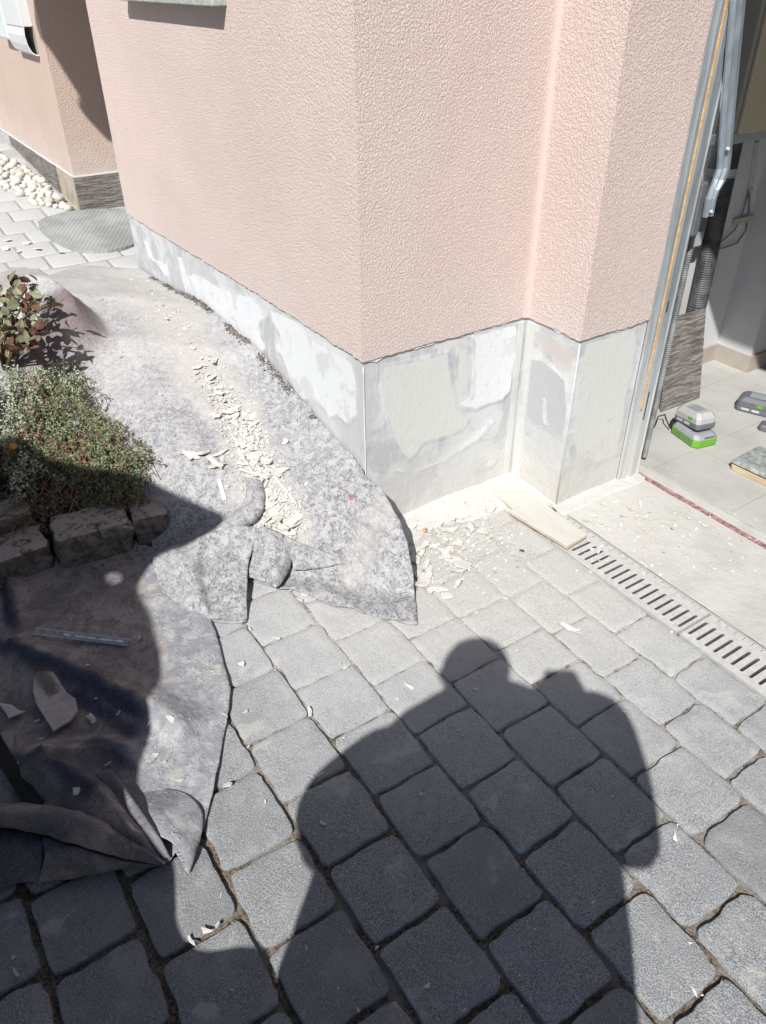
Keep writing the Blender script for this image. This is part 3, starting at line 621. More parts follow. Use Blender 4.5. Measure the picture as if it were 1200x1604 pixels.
# ================================================================== DRAIN
dr = empty('drain_channel', (-.3, 1.59, 0), 'narrow slotted metal drain channel running in front of the garage', 'drain')
m = MB(); m.box((-1.478, 1.5155, -.12), (.95, 1.525, -.010)); m.box((-1.478, 1.652, -.12), (.95, 1.6635, -.010)); m.box((-1.478, 1.5255, -.12), (.95, 1.6515, -.075)); m.build('trough', M['channel'], dr)
m = MB(); m.box((-1.478, 1.6595, -.02), (.95, 1.6625, .0012)); m.build('edge_rail', M['steel'], dr)
PIT = .0275; Y0, Y1 = 1.516, 1.654; S0, S1, SW = 1.536, 1.617, .0049
def grate(x0, n, name='grate'):
    m = MB(); zt = .0022; K = 28
    for c in range(n):
        cx_ = x0+PIT*(c+.5); ring = []; outr = []
        for k in range(K):
            q = 2*math.pi*k/K; cs, sn = math.cos(q), math.sin(q); cyy = (S1-SW) if sn >= 0 else (S0+SW)
            ring.append((cx_+SW*cs, cyy+SW*sn))
            hx = PIT/2; 
            if abs(cs)*1.0 > abs(sn)*.28: ox = math.copysign(hx, cs); oy = (Y0+Y1)/2+(cyy+SW*sn-(Y0+Y1)/2)*((Y1-Y0)/(S1-S0))*.98
            else: ox = cs/.27*hx; oy = Y1 if sn > 0 else Y0
            outr.append((cx_+max(-hx, min(hx, ox-0 if abs(ox) <= 9 else ox-cx_)), max(Y0, min(Y1, oy))))
        vs = [(a, b, zt) for a, b in outr]+[(a, b, zt) for a, b in ring]+[(a, b, zt-.0015) for a, b in [(cx_+(p[0]-cx_)*.9, p[1]) for p in ring]]+[(cx_+(p[0]-cx_)*.9, p[1], -.024) for p in ring]
        fs = [(k, (k+1) % K, (k+1) % K+K, k+K) for k in range(K)]+[(k+K, (k+1) % K+K, (k+1) % K+2*K, k+2*K) for k in range(K)]+[(k+2*K, (k+1) % K+2*K, (k+1) % K+3*K, k+3*K) for k in range(K)]
        m.add(vs, fs)
        m.mi[-K:] = [1]*K  # slot walls take the dark trough colour to deepen the slots' shade
        for yy in (1.5275, 1.6255):
            m.tube([(cx_+.012, yy, zt-.0005), (cx_+.012, yy, zt+.0012)], .0013, 6)
        for yy in (1.555, 1.598): m.tube([(cx_+PIT/2, yy, zt-.0005), (cx_+PIT/2, yy, zt+.001)], .0012, 5)
    x1 = x0+n*PIT
    for a, b in (((x0, Y0), (x1, Y0)), ((x1, Y1), (x0, Y1)), ((x0, Y1), (x0, Y0)), ((x1, Y0), (x1, Y1))):
        m.add([(*a, zt), (*b, zt), (*b, -.024), (*a, -.024)], [(0, 1, 2, 3)])
    return m.build(name, [M['grate'], M['channel']], dr)
XS = -.8425
grate(XS-PIT*18-.004, 18); grate(XS+.0035, 18); grate(XS+.0035+PIT*18+.006, 18); grate(XS-PIT*22-.010, 4); grate(XS+.0035+PIT*36+.012, 18)
for ch_, px, py in (('A', 1122, 980), ('C', 1136, 990), ('O', 1150, 999)):
    cu = bpy.data.curves.new('t', 'FONT'); cu.body = ch_; cu.size = .020; cu.extrude = .0004; cu.offset = -.0003; cu.align_x = 'CENTER'; cu.align_y = 'CENTER'
    to = bpy.data.objects.new('t', cu); COL.objects.link(to); bpy.context.view_layer.update(); me = bpy.data.meshes.new_from_object(to); COL.objects.unlink(to); bpy.data.objects.remove(to)
    o = bpy.data.objects.new('lettering', me); me.materials.clear(); me.materials.append(M['text']); COL.objects.link(o); p = gz(px, py, .003); o.parent = dr; o.location = V((p.x, 1.6395, .0026))-dr.location; o.rotation_euler = (0, 0, 0)

# ================================================================== FELT AND GROUND CLOTH
class Ridge:                                    # rounded fold running along a polyline; left/right widths may differ
    def __init__(s, pts, h, wl, wr, taper=.3): s.p = pts; s.h = h; s.wl = wl; s.wr = wr; s.t = taper; s.L = [(b-a).length for a, b in zip(pts, pts[1:])]; s.T = sum(s.L)
    def __call__(s, x, y):
        p = V((x, y)); best = None; acc = 0
        for a, b, L in zip(s.p, s.p[1:], s.L):
            d, side, t = seg_d(p, a, b)
            if best is None or d < best[0]: best = (d, side, acc+t*L)
            acc += L
        d, side, u_ = best; w_ = s.wl if side > 0 else s.wr; e = u_/s.T; k = min(1, e/s.t+.05, (1-e)/s.t+.05) if s.t else 1
        q = d/(w_*1.9); return s.h*k*(1-q)**1.7*(1+.8*q) if q < 1 else 0
def rid(px, h, wl, wr, fn, taper=.3): return Ridge([V(march(a, b, fn, h*.8).xy) for a, b in px], h, wl, wr, taper)
f0 = lambda x, y: bedz(x, y)
def z4(L): return [(220+a/2.727, 740+b/2.727) for a, b in L]
FR = [
 rid(z4([(440,20),(485,50),(512,100),(500,150),(430,195),(330,235),(200,290)]), .060, .045, .020, f0, .2),
 rid(z4([(250,305),(330,262),(420,240),(520,255),(610,285)]), .105, .045, .032, f0, .12),
 rid(z4([(240,320),(290,400),(330,500),(345,600)]), .045, .035, .012, f0, .25),
 rid(z4([(610,285),(720,330),(800,360),(890,372)]), .065, .06, .016, f0, .35),
 rid(z4([(640,300),(640,360),(600,470)]), .05, .045, .010, f0, .2),
 rid(z4([(790,210),(900,225),(980,300),(1000,380),(930,500)]), .022, .02, .010, f0, .3),
 rid(z4([(900,250),(1010,330),(1060,420)]), .010, .02, .02, f0, .3),
 rid([(300,690),(345,740),(300,650)], .0, .05, .05, f0),
 rid([(20,470),(45,440),(80,445),(110,470),(128,510)], .13, .055, .11, f0, .2),
 rid([(20,560),(60,530),(100,530),(125,540)], .09, .09, .06, f0, .3),
 rid([(300,610),(335,650),(352,690),(350,715)], .012, .02, .02, f0), rid([(255,640),(305,700),(330,730)], .010, .03, .008, f0), rid([(185,520),(240,600),(300,640)], .012, .05, .012, f0),
 rid([(150,600),(230,650),(300,760)], .014, .06, .03, f0)]
def felt_z(x, y):
    z = bedz(x, y)+.007
    for r_ in FR[5:]: z += r_(x, y)
    z += .007*nz(x, y, 0, 7)+.003*nz(x, y, 2, 22)+.010*max(0, .18-abs(nz(x+.1*nz(x, y, 8, 4), y, 6, 5)))/.18*sstep(-2.3, -1.9, x)
    wl_ = (YA-y) if x < XA else 9
    if wl_ < .07: z += .02*(1-wl_/.07)**2*sstep(-3.4, -2.2, x)
    return max(z, .006)
def outline(px, fn, jit=.0, step=.012):
    P = [V(p) if isinstance(p, V) else V(march(p[0], p[1], fn).xy) for p in px]; out = []
    for i in range(len(P)):
        a, b = P[i], P[(i+1) % len(P)]; k = max(1, int((b-a).length/step))
        for j in range(k): q = a.lerp(b, j/k); out.append(q+V((nz(q.x, q.y, 0, 30), nz(q.x, q.y, 5, 30)))*jit)
    return out
def cr(p0, p1, p2, p3, t): return (p1*2+(p2-p0)*t+(p0*2-p1*5+p2*4-p3)*t*t+(p1*3-p0-p2*3+p3)*t**3)*.5
def crline(P, k):
    o = []; n = len(P)
    for i in range(n-1):
        for j in range(k): o.append(cr(P[max(0, i-1)], P[i], P[i+1], P[min(n-1, i+2)], j/k))
    return o+[P[-1]]
def fold(rows, fn, top=None, bot=None, k=7, rough=.0025, at=(0., 0.)):
    # a folded-over piece of sheet: rows of (px, py, height over what it lies on); top / bot = (tuck back, drop)
    W_ = [[V(march(a, b, fn, h)) for a, b, h in r_] for r_ in rows]
    away = lambda p: V((p.x, p.y, 0)).normalized()
    if top: W_.insert(0, [p+away(p)*top[0]-V((0, 0, top[1])) for p in W_[0]])
    if bot: W_.append([p+away(p)*bot[0]-V((0, 0, bot[1])) for p in W_[-1]])
    L = [crline(r_, k) for r_ in W_]; C = [crline([l[i] for l in L], k) for i in range(len(L[0]))]; n = len(C[0]); m_ = len(C)
    vs = []
    for c in C:
        for p in c: nn = 1-2.6*abs(noise.noise(p*13))+.6*noise.noise(p*45); vs.append(V((p.x, p.y, max(p.z+rough*nn, .004)))+away(p)*rough*noise.noise(p*30+V((3, 1, 2))))
    fs = [(i*n+j, i*n+j+1, (i+1)*n+j+1, (i+1)*n+j) for i in range(m_-1) for j in range(n-1)]
    return vs, fs, at
def sheet(name, mat, P, fn, st, attrs, th=.005, lean=None, extra=()):
    x0 = min(p.x for p in P); x1 = max(p.x for p in P); y0 = min(p.y for p in P); y1 = max(p.y for p in P); pts = list(P); x = x0
    segs_ = [(P[i], P[(i+1) % len(P)]) for i in range(len(P))]
    while x < x1:
        y = y0
        while y < y1:
            q = V((x+random.uniform(-.2, .2)*st, y+random.uniform(-.2, .2)*st))
            if inside(q, P): pts.append(q)
            y += st
        x += st
    r_ = delaunay_2d_cdt(pts, [], [list(range(len(P)))], 1, 1e-6)
    co, fs = r_[0], r_[2]; m = MB(); vs = [V((c.x, c.y, fn(c.x, c.y)))+(lean(c.x, c.y) if lean else V((0, 0, 0))) for c in co]; m.add(vs, fs)
    A_ = {k: [f_(c.x, c.y) for c in co] for k, f_ in attrs.items()}
    if vs and (m.f and (vs[m.f[0][1]]-vs[m.f[0][0]]).cross(vs[m.f[0][2]]-vs[m.f[0][0]]).z < 0): m.f = [f[::-1] for f in m.f]
    for ev, ef, at in extra:
        m.add(ev, ef)
        for q_, (k_, f_) in enumerate(attrs.items()): A_[k_] += [max(0, min(1, at[q_]*(1+1.2*noise.noise(p*9)))) for p in ev]
    o = m.build(name, mat, smooth=True, attrs=A_)
    s_ = o.modifiers.new('thickness', 'SOLIDIFY'); s_.thickness = th; s_.offset = -1
    return o
wallpts = [V((x, YA-.009)) for x in (-3.74, -3.5, -3.2, -2.9, -2.6, -2.3, -2.0, -1.80, -1.72)]
felt_px = [(120,412),(150,416),(190,418)]+wallpts+[(600,768),(622,805),(638,850),(647,900),(652,945),(654,975),(620,971),(580,960),(520,945),(480,930),(450,921),(436,921),(415,912),(385,907),(386,970),(360,973),(335,970),(305,962),(275,942),(252,912),(241,880),(238,850),(230,800),(221,750)]+[V((-2.05, .47)), V((-2.35, .42)), V((-2.7, .30)), V((-2.95, .12)), V((-3.3, -.1)), V((-3.5, .05))]+[(5,425),(20,412),(45,408),(75,428)]
def felt_z0(x, y): return bedz(x, y)+.012
FP = outline(felt_px, felt_z0, .004)
path_c = [V(march(a, b, felt_z).xy) for a, b in ((215, 425), (262, 485), (300, 545), (330, 600), (375, 660), (395, 720), (425, 790), (450, 840))]
HUMP = V(march(78, 500, felt_z).xy)
def fdust(x, y):
    p = V((x, y)); d = min(seg_d(p, a, b)[0] for a, b in zip(path_c, path_c[1:]))
    w_ = .075+.07*sstep(-2.1, -3.2, x); v = (1-sstep(w_*.4, w_*1.5, d+.05*nz(x, y, 0, 9)))
    p2 = V(gz(590, 880, .0).xy); v = max(v, .6*(1-sstep(.01, .07, abs((p-p2).x+.4*(p-p2).y)))*(1 if y > .85 else .3)*sstep(.3, .5, y))
    v = max(v, (.55+.5*nz(x, y, 1, 5))*sstep(-2.75, -3.5, x)); v *= sstep(.18, .42, (p-HUMP).length)  # dust kept off the hump to darken it like the plant's shade
    return max(0, min(1, v))
EF = [
 fold([[(240,868,.035),(268,858,.055),(300,848,.075),(342,832,.085),(382,824,.085),(400,826,.085)], [(240,885,.02),(266,880,.05),(298,876,.068),(325,868,.062),(365,852,.082),(398,850,.080)], [(246,905,.012),(272,905,.035),(305,905,.055),(325,905,.035),(352,890,.058),(390,880,.060)], [(254,925,.008),(282,935,.02),(314,940,.035),(330,942,.018),(358,935,.028),(387,925,.030)], [(262,934,.006),(300,961,.007),(326,968,.008),(340,971,.006),(362,972,.008),(387,970,.008)]], f0, (.05, .05), None, 7, .006, (.0, 0.)),
 fold([[(396,827,.085),(420,829,.085),(440,838,.074),(455,850,.045)], [(397,852,.078),(422,852,.080),(444,860,.068),(458,870,.040)], [(392,885,.055),(418,888,.062),(440,892,.055),(456,890,.030)], [(386,906,.022),(410,911,.030),(434,920,.030),(452,899,.018)]], f0, (.05, .05), (.03, .012), 7, .006, (.0, 0.)),
 fold([[(446,840,.062),(470,850,.055),(500,862,.040),(530,872,.020),(552,880,.006)], [(455,866,.058),(478,870,.052),(503,876,.038),(530,878,.018),(550,882,.006)], [(460,893,.040),(480,893,.034),(506,889,.026),(530,884,.012),(550,882.5,.005)]], f0, (.04, .045), (.045, .022), 7, .002, (.15, 0.)),
 fold([[(384,750,.012),(388,765,.020),(382,788,.026),(360,812,.030),(320,838,.030),(280,856,.030),(242,874,.024)], [(398,751,.028),(402,770,.050),(398,795,.056),(378,815,.058),(335,834,.050),(288,858,.045),(246,880,.036)], [(408,756,.018),(413,776,.034),(410,800,.036),(392,820,.034),(350,836,.030),(300,862,.028),(252,888,.022)]], f0, None, (.03, .03), 7, .002, (.1, 0.)),
 fold([[(532,842,.008),(560,848,.010),(585,865,.010),(600,890,.006)], [(530,850,.018),(556,858,.020),(578,875,.020),(592,898,.012)], [(526,856,.008),(550,868,.008),(568,884,.008),(580,905,.006)]], f0, None, None, 6, .002, (.4, 0.))]
felt = sheet('felt_sheet', M['felt'], FP, felt_z, .0115, {'dust': fdust, 'hump_shade': lambda x, y: (1-sstep(.10, .24, (V((x, y))-HUMP).length+.08*nz(x, y, 0, 9)))*.9}, .005, None, EF)
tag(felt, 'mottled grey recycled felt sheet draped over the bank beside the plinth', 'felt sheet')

t0 = lambda x, y: .004
CRZ = [rid([(0,1000),(70,1030),(150,1062),(240,1105),(300,1150)], .040, .05, .03, t0, .05), rid([(0,1080),(110,1100),(200,1150)], .0, .03, .03, t0),
 rid([(30,1172),(120,1180),(160,1172),(215,1195)], .040, .035, .012, t0, .2), rid([(20,1185),(95,1200),(160,1245),(205,1300),(240,1340)], .055, .022, .035, t0, .15),
 rid([(-30,1262),(40,1268),(95,1272),(150,1290),(205,1318),(255,1352)], .095, .022, .05, t0, .12), rid([(-20,1330),(60,1345),(150,1352),(215,1350)], .035, .04, .022, t0, .2),
 rid([(200,1252),(230,1285),(250,1315),(262,1345)], .055, .022, .010, t0, .3), rid([(250,1300),(275,1318),(300,1350)], .03, .010, .02, t0, .3), rid([(8,890),(20,960),(28,985)], .03, .03, .01, t0, .2), rid([(70,1180),(60,1215),(90,1250)], .02, .02, .02, t0)]
def cloth_z(x, y):
    z = .011+.007*nz(x, y, 0, 7)+.006*abs(nz(x+.03*nz(x, y, 1, 9), y, 4, 15))+.0022*nz(x, y, 9, 45)
    for r_ in CRZ[:4]+CRZ[8:]: z += r_(x, y)
    d = -1.97-x
    return z+.03*sstep(0, .25, d)
cloth_px = [(-60,935),(0,913),(40,905),(75,890),(110,878),(160,862),(215,852),(245,865),(280,900),(315,945),(330,970),(342,1005),(352,1045),(362,1082),(359,1115),(350,1160),(343,1200),(335,1240),(322,1290),(308,1335),(293,1370),(284,1350),(276,1338),(268,1350),(258,1356),(235,1352),(200,1358),(150,1366),(100,1377),(60,1384),(45,1380),(20,1390),(-60,1402),(-200,1400),(-220,1000)]
CP = outline(cloth_px, t0, .002)
fold_pts = [[V(gz(a, b).xy) for a, b in L] for L in ([(0,1015),(70,1050),(150,1085),(230,1135)], [(120,1095),(190,1140),(215,1150)], [(20,1195),(90,1215),(150,1255)], [(150,1170),(200,1195),(225,1215)], [(8,900),(18,960),(28,985)])]
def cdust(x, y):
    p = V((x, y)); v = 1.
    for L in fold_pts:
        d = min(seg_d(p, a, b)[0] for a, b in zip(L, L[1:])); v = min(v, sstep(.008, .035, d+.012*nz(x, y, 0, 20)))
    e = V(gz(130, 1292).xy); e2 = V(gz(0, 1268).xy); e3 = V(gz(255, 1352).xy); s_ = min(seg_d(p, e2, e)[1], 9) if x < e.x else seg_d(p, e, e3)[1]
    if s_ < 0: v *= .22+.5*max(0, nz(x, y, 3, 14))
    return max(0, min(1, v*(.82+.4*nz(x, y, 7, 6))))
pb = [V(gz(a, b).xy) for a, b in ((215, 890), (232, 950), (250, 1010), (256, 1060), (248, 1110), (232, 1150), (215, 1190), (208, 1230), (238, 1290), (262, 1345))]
def csunlit(x, y):  # sunlit side of the cloth painted paler, along the cast shadow's edge
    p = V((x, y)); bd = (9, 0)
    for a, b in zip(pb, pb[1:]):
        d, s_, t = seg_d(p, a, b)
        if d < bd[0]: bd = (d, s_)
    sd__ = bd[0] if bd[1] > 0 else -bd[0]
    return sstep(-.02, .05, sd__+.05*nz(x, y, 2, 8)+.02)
EC = [
 fold([[(-90,1392,.012),(-40,1345,.03),(0,1305,.035),(40,1306,.035),(72,1314,.03)], [(-90,1400,.012),(-40,1375,.045),(0,1342,.045),(40,1338,.042),(68,1340,.035)], [(-90,1410,.004),(-40,1402,.006),(0,1392,.006),(35,1384,.006),(62,1380,.006)]], t0, (.03, .02), (.02, .002), 6, .005, (.25, 0.)),
 fold([[(68,1312,.045),(100,1322,.045),(150,1338,.035),(205,1350,.02),(250,1356,.010)], [(69,1345,.045),(102,1352,.040),(150,1358,.030),(200,1357,.015),(245,1357,.008)], [(58,1384,.008),(98,1379,.008),(150,1371,.008),(200,1361,.007),(243,1358.5,.005)]], t0, (.03, .03), (.02, .004), 6, .004, (.32, 0.)),
 fold([[(-60,1262,.070),(0,1263,.075),(50,1266,.075),(95,1270,.078),(150,1287,.070),(205,1315,.050),(240,1338,.030),(260,1355,.012)], [(-60,1280,.078),(0,1279,.082),(50,1284,.082),(92,1292,.082),(142,1310,.070),(200,1332,.048),(238,1347,.026),(259,1356,.010)], [(-60,1300,.055),(0,1297,.055),(45,1303,.055),(85,1314,.055),(135,1330,.045),(197,1347,.028),(236,1354,.016),(258,1357.5,.007)]], t0, (.06, .055), (.04, .03), 7, .005, (.45, 0.)),
 fold([[(150,1212,.010),(178,1245,.022),(205,1282,.030),(232,1316,.026),(255,1345,.010)], [(172,1206,.020),(196,1240,.045),(222,1276,.050),(246,1310,.042),(264,1344,.014)], [(182,1214,.012),(204,1246,.024),(228,1281,.028),(250,1315,.022),(266,1346,.008)]], t0, None, (.03, .02), 7, .002, (.35, .15)),
 fold([[(200,1250,.006),(222,1280,.030),(246,1306,.034),(270,1322,.034),(288,1345,.026),(294,1369,.006)], [(216,1244,.003),(246,1264,.026),(270,1288,.030),(290,1310,.028),(301,1338,.020),(298,1358,.007)], [(232,1236,.002),(282,1240,.004),(312,1262,.008),(318,1290,.008),(312,1318,.008),(302,1345,.006)]], t0, None, None, 7, .003, (.1, 1.))]
cloth = sheet('ground_cloth', M['cloth'], CP, cloth_z, .0095, {'dust': cdust, 'pale': csunlit}, .003, None, EC)
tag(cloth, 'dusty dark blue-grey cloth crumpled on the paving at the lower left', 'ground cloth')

# ================================================================== DEBRIS
def flake_mesh(seed, th=.0022, n=9, elong=1.):
    rnd = random.Random(seed); m = MB(); top = []; bot = []
    for i in range(n):
        q = 2*math.pi*i/n+rnd.uniform(-.4, .4); r_ = rnd.uniform(.45, 1.15); x, y = r_*math.cos(q)*elong, r_*math.sin(q); z = .16*x*x*rnd.choice((1, .5))+rnd.uniform(-.05, .05)
        top.append((x*.5, y*.5, z*.5+th)); bot.append((x*.52, y*.52, z*.5))
    m.prism(top, bot); me = bpy.data.meshes.new('plaster_flake'); me.from_pydata(m.v, [], m.f); me.materials.append(M['flake']); return me
FC = [flake_mesh(200+k, .045, 9+k % 4, 1.25) for k in range(6)]
FM = [flake_mesh(k, .05+.03*(k % 3), 5+k % 4, 1+.45*(k % 4)) for k in range(16)]; FW = []
for k in range(4):
    e_ = flake_mesh(50+k, .06, 8, 1.2); e_.materials.clear(); e_.materials.append(M['flakew']); FW.append(e_)
def flake(x, y, z, s_, label, group, rot=None, tilt=.25, me=None, name='plaster_flake'):
    o = bpy.data.objects.new(name, me or random.choice(FM)); COL.objects.link(o); o.location = (x, y, z)
    o.rotation_euler = (random.gauss(0, tilt), random.gauss(0, tilt), random.uniform(0, 6.28) if rot is None else rot); o.scale = (s_, s_, s_)
    return tag(o, label, 'plaster flake', group)
GF = 'plaster flakes piled along the felt'; LF = 'small chalky plaster flake in the long pile down the middle of the felt'
for a, b, n_, w_, s0, s1 in (((318,575),(352,640),18,12,.010,.028), ((340,640),(395,660),14,9,.014,.038), ((365,690),(415,725),20,18,.010,.032), ((290,715),(420,745),26,14,.012,.040), ((395,715),(440,745),16,10,.014,.040), ((400,745),(430,790),14,10,.014,.036), ((400,800),(460,835),16,12,.020,.050), ((235,465),(330,560),10,16,.008,.018)):
    for _ in range(n_):
        t = random.random(); p = march(a[0]+(b[0]-a[0])*t+random.gauss(0, w_*.5), a[1]+(b[1]-a[1])*t+random.gauss(0, w_*.5), felt_z)
        s_ = random.uniform(s0, s1); flake(p.x, p.y, felt_z(p.x, p.y)+random.uniform(.001, .008)+s_*.05, s_, LF, GF)
GS = 'lone flakes scattered on the felt'; LS = 'lone thin plaster chip lying apart on the felt'
for px, py in ((200,800),(240,470),(215,500),(255,620),(208,635),(280,760),(293,790),(300,745),(345,700),(240,560),(330,610),(480,760),(510,800),(560,870),(520,900),(260,700),(235,690),(160,470),(190,560)):
    p = march(px, py, felt_z); s_ = random.uniform(.006, .016); flake(p.x, p.y, felt_z(p.x, p.y)+.003, s_, LS, GS)
def one(px, py, fn, s_, label, rot, me, z=.004, tilt=.1): p = march(px, py, fn); return flake(p.x, p.y, fn(p.x, p.y)+z, s_, label, None, rot, tilt, me)
one(342, 655, felt_z, .050, 'largest pale flake lying left of the top of the flake pile on the felt', .3, FM[4], .008)
one(448, 694, felt_z, .022, 'bright white chip alone on the felt right of the flake pile', 1.2, FW[0], .008, .5)
# notched adhesive slab and long slivers
def bar(name, a, b, w_, th, fn, label, mat, cat='plaster piece', rib=0, lift=.006):
    A_ = march(*a, fn, lift); B_ = march(*b, fn, lift); A_.z = fn(A_.x, A_.y)+lift; B_.z = fn(B_.x, B_.y)+lift; d = (B_-A_); L = d.length; n_ = V((-d.y, d.x, 0)).normalized(); up = V((0, 0, 1)); m = MB(); k = 8
    row = []
    for i in range(k+1):
        t = i/k; c = A_.lerp(B_, t); ww = w_/2*(1+.15*nz(i*.9, w_*99)); pf = []
        J = rib*2+1 if rib else 3
        for j in range(J+1):
            u_ = -1+2*j/J; pf.append(c+n_*ww*u_+up*(th*(1 if (j % 2 or not rib) else .55)+.001*nz(i, j)))
        pf += [c+n_*ww, c-n_*ww]; row.append(pf)
    K = len(row[0]); vs = [p for r_ in row for p in r_]
    m.add(vs, [(i*K+j, i*K+(j+1) % K, (i+1)*K+(j+1) % K, (i+1)*K+j) for i in range(k) for j in range(K)]+[tuple(range(K))[::-1], tuple(k*K+j for j in range(K))])
    return tag(m.build(name, mat), label, cat)
bar('adhesive_slab', (415,768), (433,808), .036, .006, felt_z, 'ribbed slab of old tile adhesive at the foot of the flake pile', M['flake'], 'adhesive slab', 5, .012)
bar('plaster_sliver', (432,750), (464,790), .006, .003, felt_z, 'long thin plaster sliver pointing right from the flake pile', M['flake'], 'plaster sliver')
bar('plaster_sliver', (372,705), (396,742), .007, .003, felt_z, 'thin plaster sliver leaning across the widest part of the flake pile', M['flake'], 'plaster sliver', 0, .012)
bar('plaster_sliver', (343,752), (352,784), .013, .003, felt_z, 'pale plaster sliver lying on felt left of the adhesive slab', M['flake'], 'plaster sliver')
bar('plaster_sliver', (375,735), (420,750), .010, .004, felt_z, 'broad pale sliver lying crosswise above the adhesive slab', M['flake'], 'plaster sliver', 0, .014)
# ground flakes
GG = 'plaster flakes on the dusty paving'; LG = 'thin dusty plaster flake curled on the paving between felt and boards'
for _ in range(58):
    t = random.random(); px = 640+random.random()**1.2*130; py = 785+random.random()*(80 if px < 740 else 55)
    p = gz(px, py, .006); s_ = random.uniform(.007, .024); flake(p.x, p.y, .006+s_*.06, s_, LG, GG, tilt=.3)
for _ in range(14):
    p = gz(random.uniform(655, 720), random.uniform(850, 925), .006); s_ = random.uniform(.012, .035); flake(p.x, p.y, .006+s_*.05, s_, LG, GG, tilt=.22)
for _ in range(16):
    p = gz(random.uniform(645, 760), random.uniform(800, 935), .006); s_ = random.uniform(.03, .055); flake(p.x, p.y, .0035, s_, 'broad thin crust of plaster lying flat on the dusty paving beside the felt', 'broad plaster crusts beside the felt', tilt=.05, me=random.choice(FC))
GA = 'flakes scattered on the apron by the garage'; LA = 'small plaster flake scattered on the pale concrete apron before the garage'
for _ in range(30):
    p = gz(random.uniform(895, 1000)+random.random()**3*120, random.uniform(785, 835), .006)
    if p.y < 1.67 or p.y > 2.04 or p.x < XC+.02: continue
    s_ = random.uniform(.006, .022); flake(p.x, p.y, .004+s_*.05, s_, LA, GA, tilt=.2)
GP = 'flakes strewn over the grey pavers'; LP_ = 'small pale chip lying on a joint of the grey pavers'
for px, py in ((392,985),(470,940),(478,932),(455,925),(432,1000),(385,1115),(486,1117),(640,960),(533,1040),(540,1047),(622,1095),(590,965),(565,950),(640,1075),(500,1215),(415,1255),(300,1475),(480,1485),(590,1485),(660,1243),(505,1290),(25,1525),(20,1500),(1052,990),(745,1080),(810,1020),(870,975),(930,1080)):
    p = gz(px, py, .004); flake(p.x, p.y, .004, random.uniform(.007, .016), LP_, GP, tilt=.15)
one(357, 1232, lambda x, y: .003, .020, 'bright white sliver on a paver just right of the ground cloth', 2.6, FW[1], .005, .3)
one(380, 1041, lambda x, y: .003, .022, 'round pale chip on the paver right of the upper end of the ground cloth', .5, FW[2], .004, .05)
one(897, 986, lambda x, y: .003, .034, 'cream plaster splash on a paver left of the drain grate', .4, FM[7], .001, .03)
one(325, 1460, lambda x, y: .003, .014, 'pale curled chip on the joint at the bottom edge left of the person shadow', .8, FM[2], .006, .3)
one(341, 1452, lambda x, y: .003, .011, 'second pale chip touching the curled one on the lower joint', 1.9, FM[5], .006, .3)
one(817, 863, lambda x, y: .004, .018, 'flat grey pebble-like chip on the dust below the boards', .2, bpy.data.meshes.new('c') if 0 else FM[1], .002, .03).data = (lambda me: (me.materials.clear(), me.materials.append(M['channel']), me)[2])(FM[1].copy())
bc = flake_mesh(91, .5, 8, 1.2); bc.materials.clear(); bc.materials.append(simple('terracotta crumb', (.50, .26, .16), .9, .1)); one(666, 833, lambda x, y: .004, .018, 'orange brick crumb among flakes beside the felt', 1., bc, .002, .2)
# flakes on the cloth
GC = 'crumbs strewn on the ground cloth'; LC = 'small plaster crumb strewn on the brown dusted cloth'
for _ in range(16):
    px = random.uniform(5, 300); py = random.uniform(930, 1230); p = march(px, py, cloth_z)
    if inside(p.xy, CP): flake(p.x, p.y, cloth_z(p.x, p.y)+.002, random.uniform(.004, .012), LC, GC, tilt=.3)
one(144, 1128, cloth_z, .020, 'round pale chip beside the meshed plaster scrap on the cloth', .2, FM[3], .004, .05); one(18, 1115, cloth_z, .045, 'flat dusty plaster flake at the left edge of the cloth', .6, FM[6], .004, .05); one(122, 1242, cloth_z, .024, 'broken plaster chip resting above the big fold of the cloth', .1, FM[8], .006, .1)
one(268, 1128, cloth_z, .020, 'cream plaster lump high on the sunlit strip of the cloth', 1, FM[9], .004, .3); one(240, 1190, cloth_z, .026, 'cream plaster lump low on the sunlit strip of the cloth', 2, FM[10], .004, .3); one(172, 1197, cloth_z, .012, 'tiny dark crumb in the hollow of the cloth folds', 2, FM[11], .004, .1)
# crumbs nobody counts
cr = MB()
def crumb(p, s_):
    a = [V((random.gauss(0, 1), random.gauss(0, 1), random.gauss(0, .5)))*s_ for _ in range(4)]; cr.add([V(p)+q for q in a], [(0, 1, 2), (0, 3, 1), (1, 3, 2), (0, 2, 3)])
for _ in range(4400):
    q = random.random()
    if q < .5: p = gz(random.gauss(700, 60), random.gauss(840, 45), .005); p.z = .004
    elif q < .6: p = gz(random.uniform(900, 1200), random.uniform(780, 900), .005); p.z = .004
    elif q < .975: i = random.randrange(len(path_c)-1); c = path_c[i].lerp(path_c[i+1], random.random())+V((random.gauss(0, .04), random.gauss(0, .04))); p = V((c.x, c.y, felt_z(c.x, c.y)+.001))
    else: p = gz(random.uniform(330, 1200), random.uniform(950, 1600), .002); p.z = .002
    if p.x < XA+.02 and p.y > YA-.02 or (p.y > YB-.01 and p.x < XC+.01): continue
    crumb(p, random.uniform(.0008, .0030) if random.random() < .8 else random.uniform(.003, .0055))
gr = MB(); cr0 = cr; cr = gr
for _ in range(1500):
    x = random.uniform(-3.55, -2.0); x = x if random.random() < .75 else random.uniform(-3.4, -2.9); y = YA-.012-abs(random.gauss(0, .010)); crumb((x, y, felt_z(x, y)+.003), random.uniform(.002, .006)*(1 if nz(x, 0, 0, 6) > -.15 else .3))
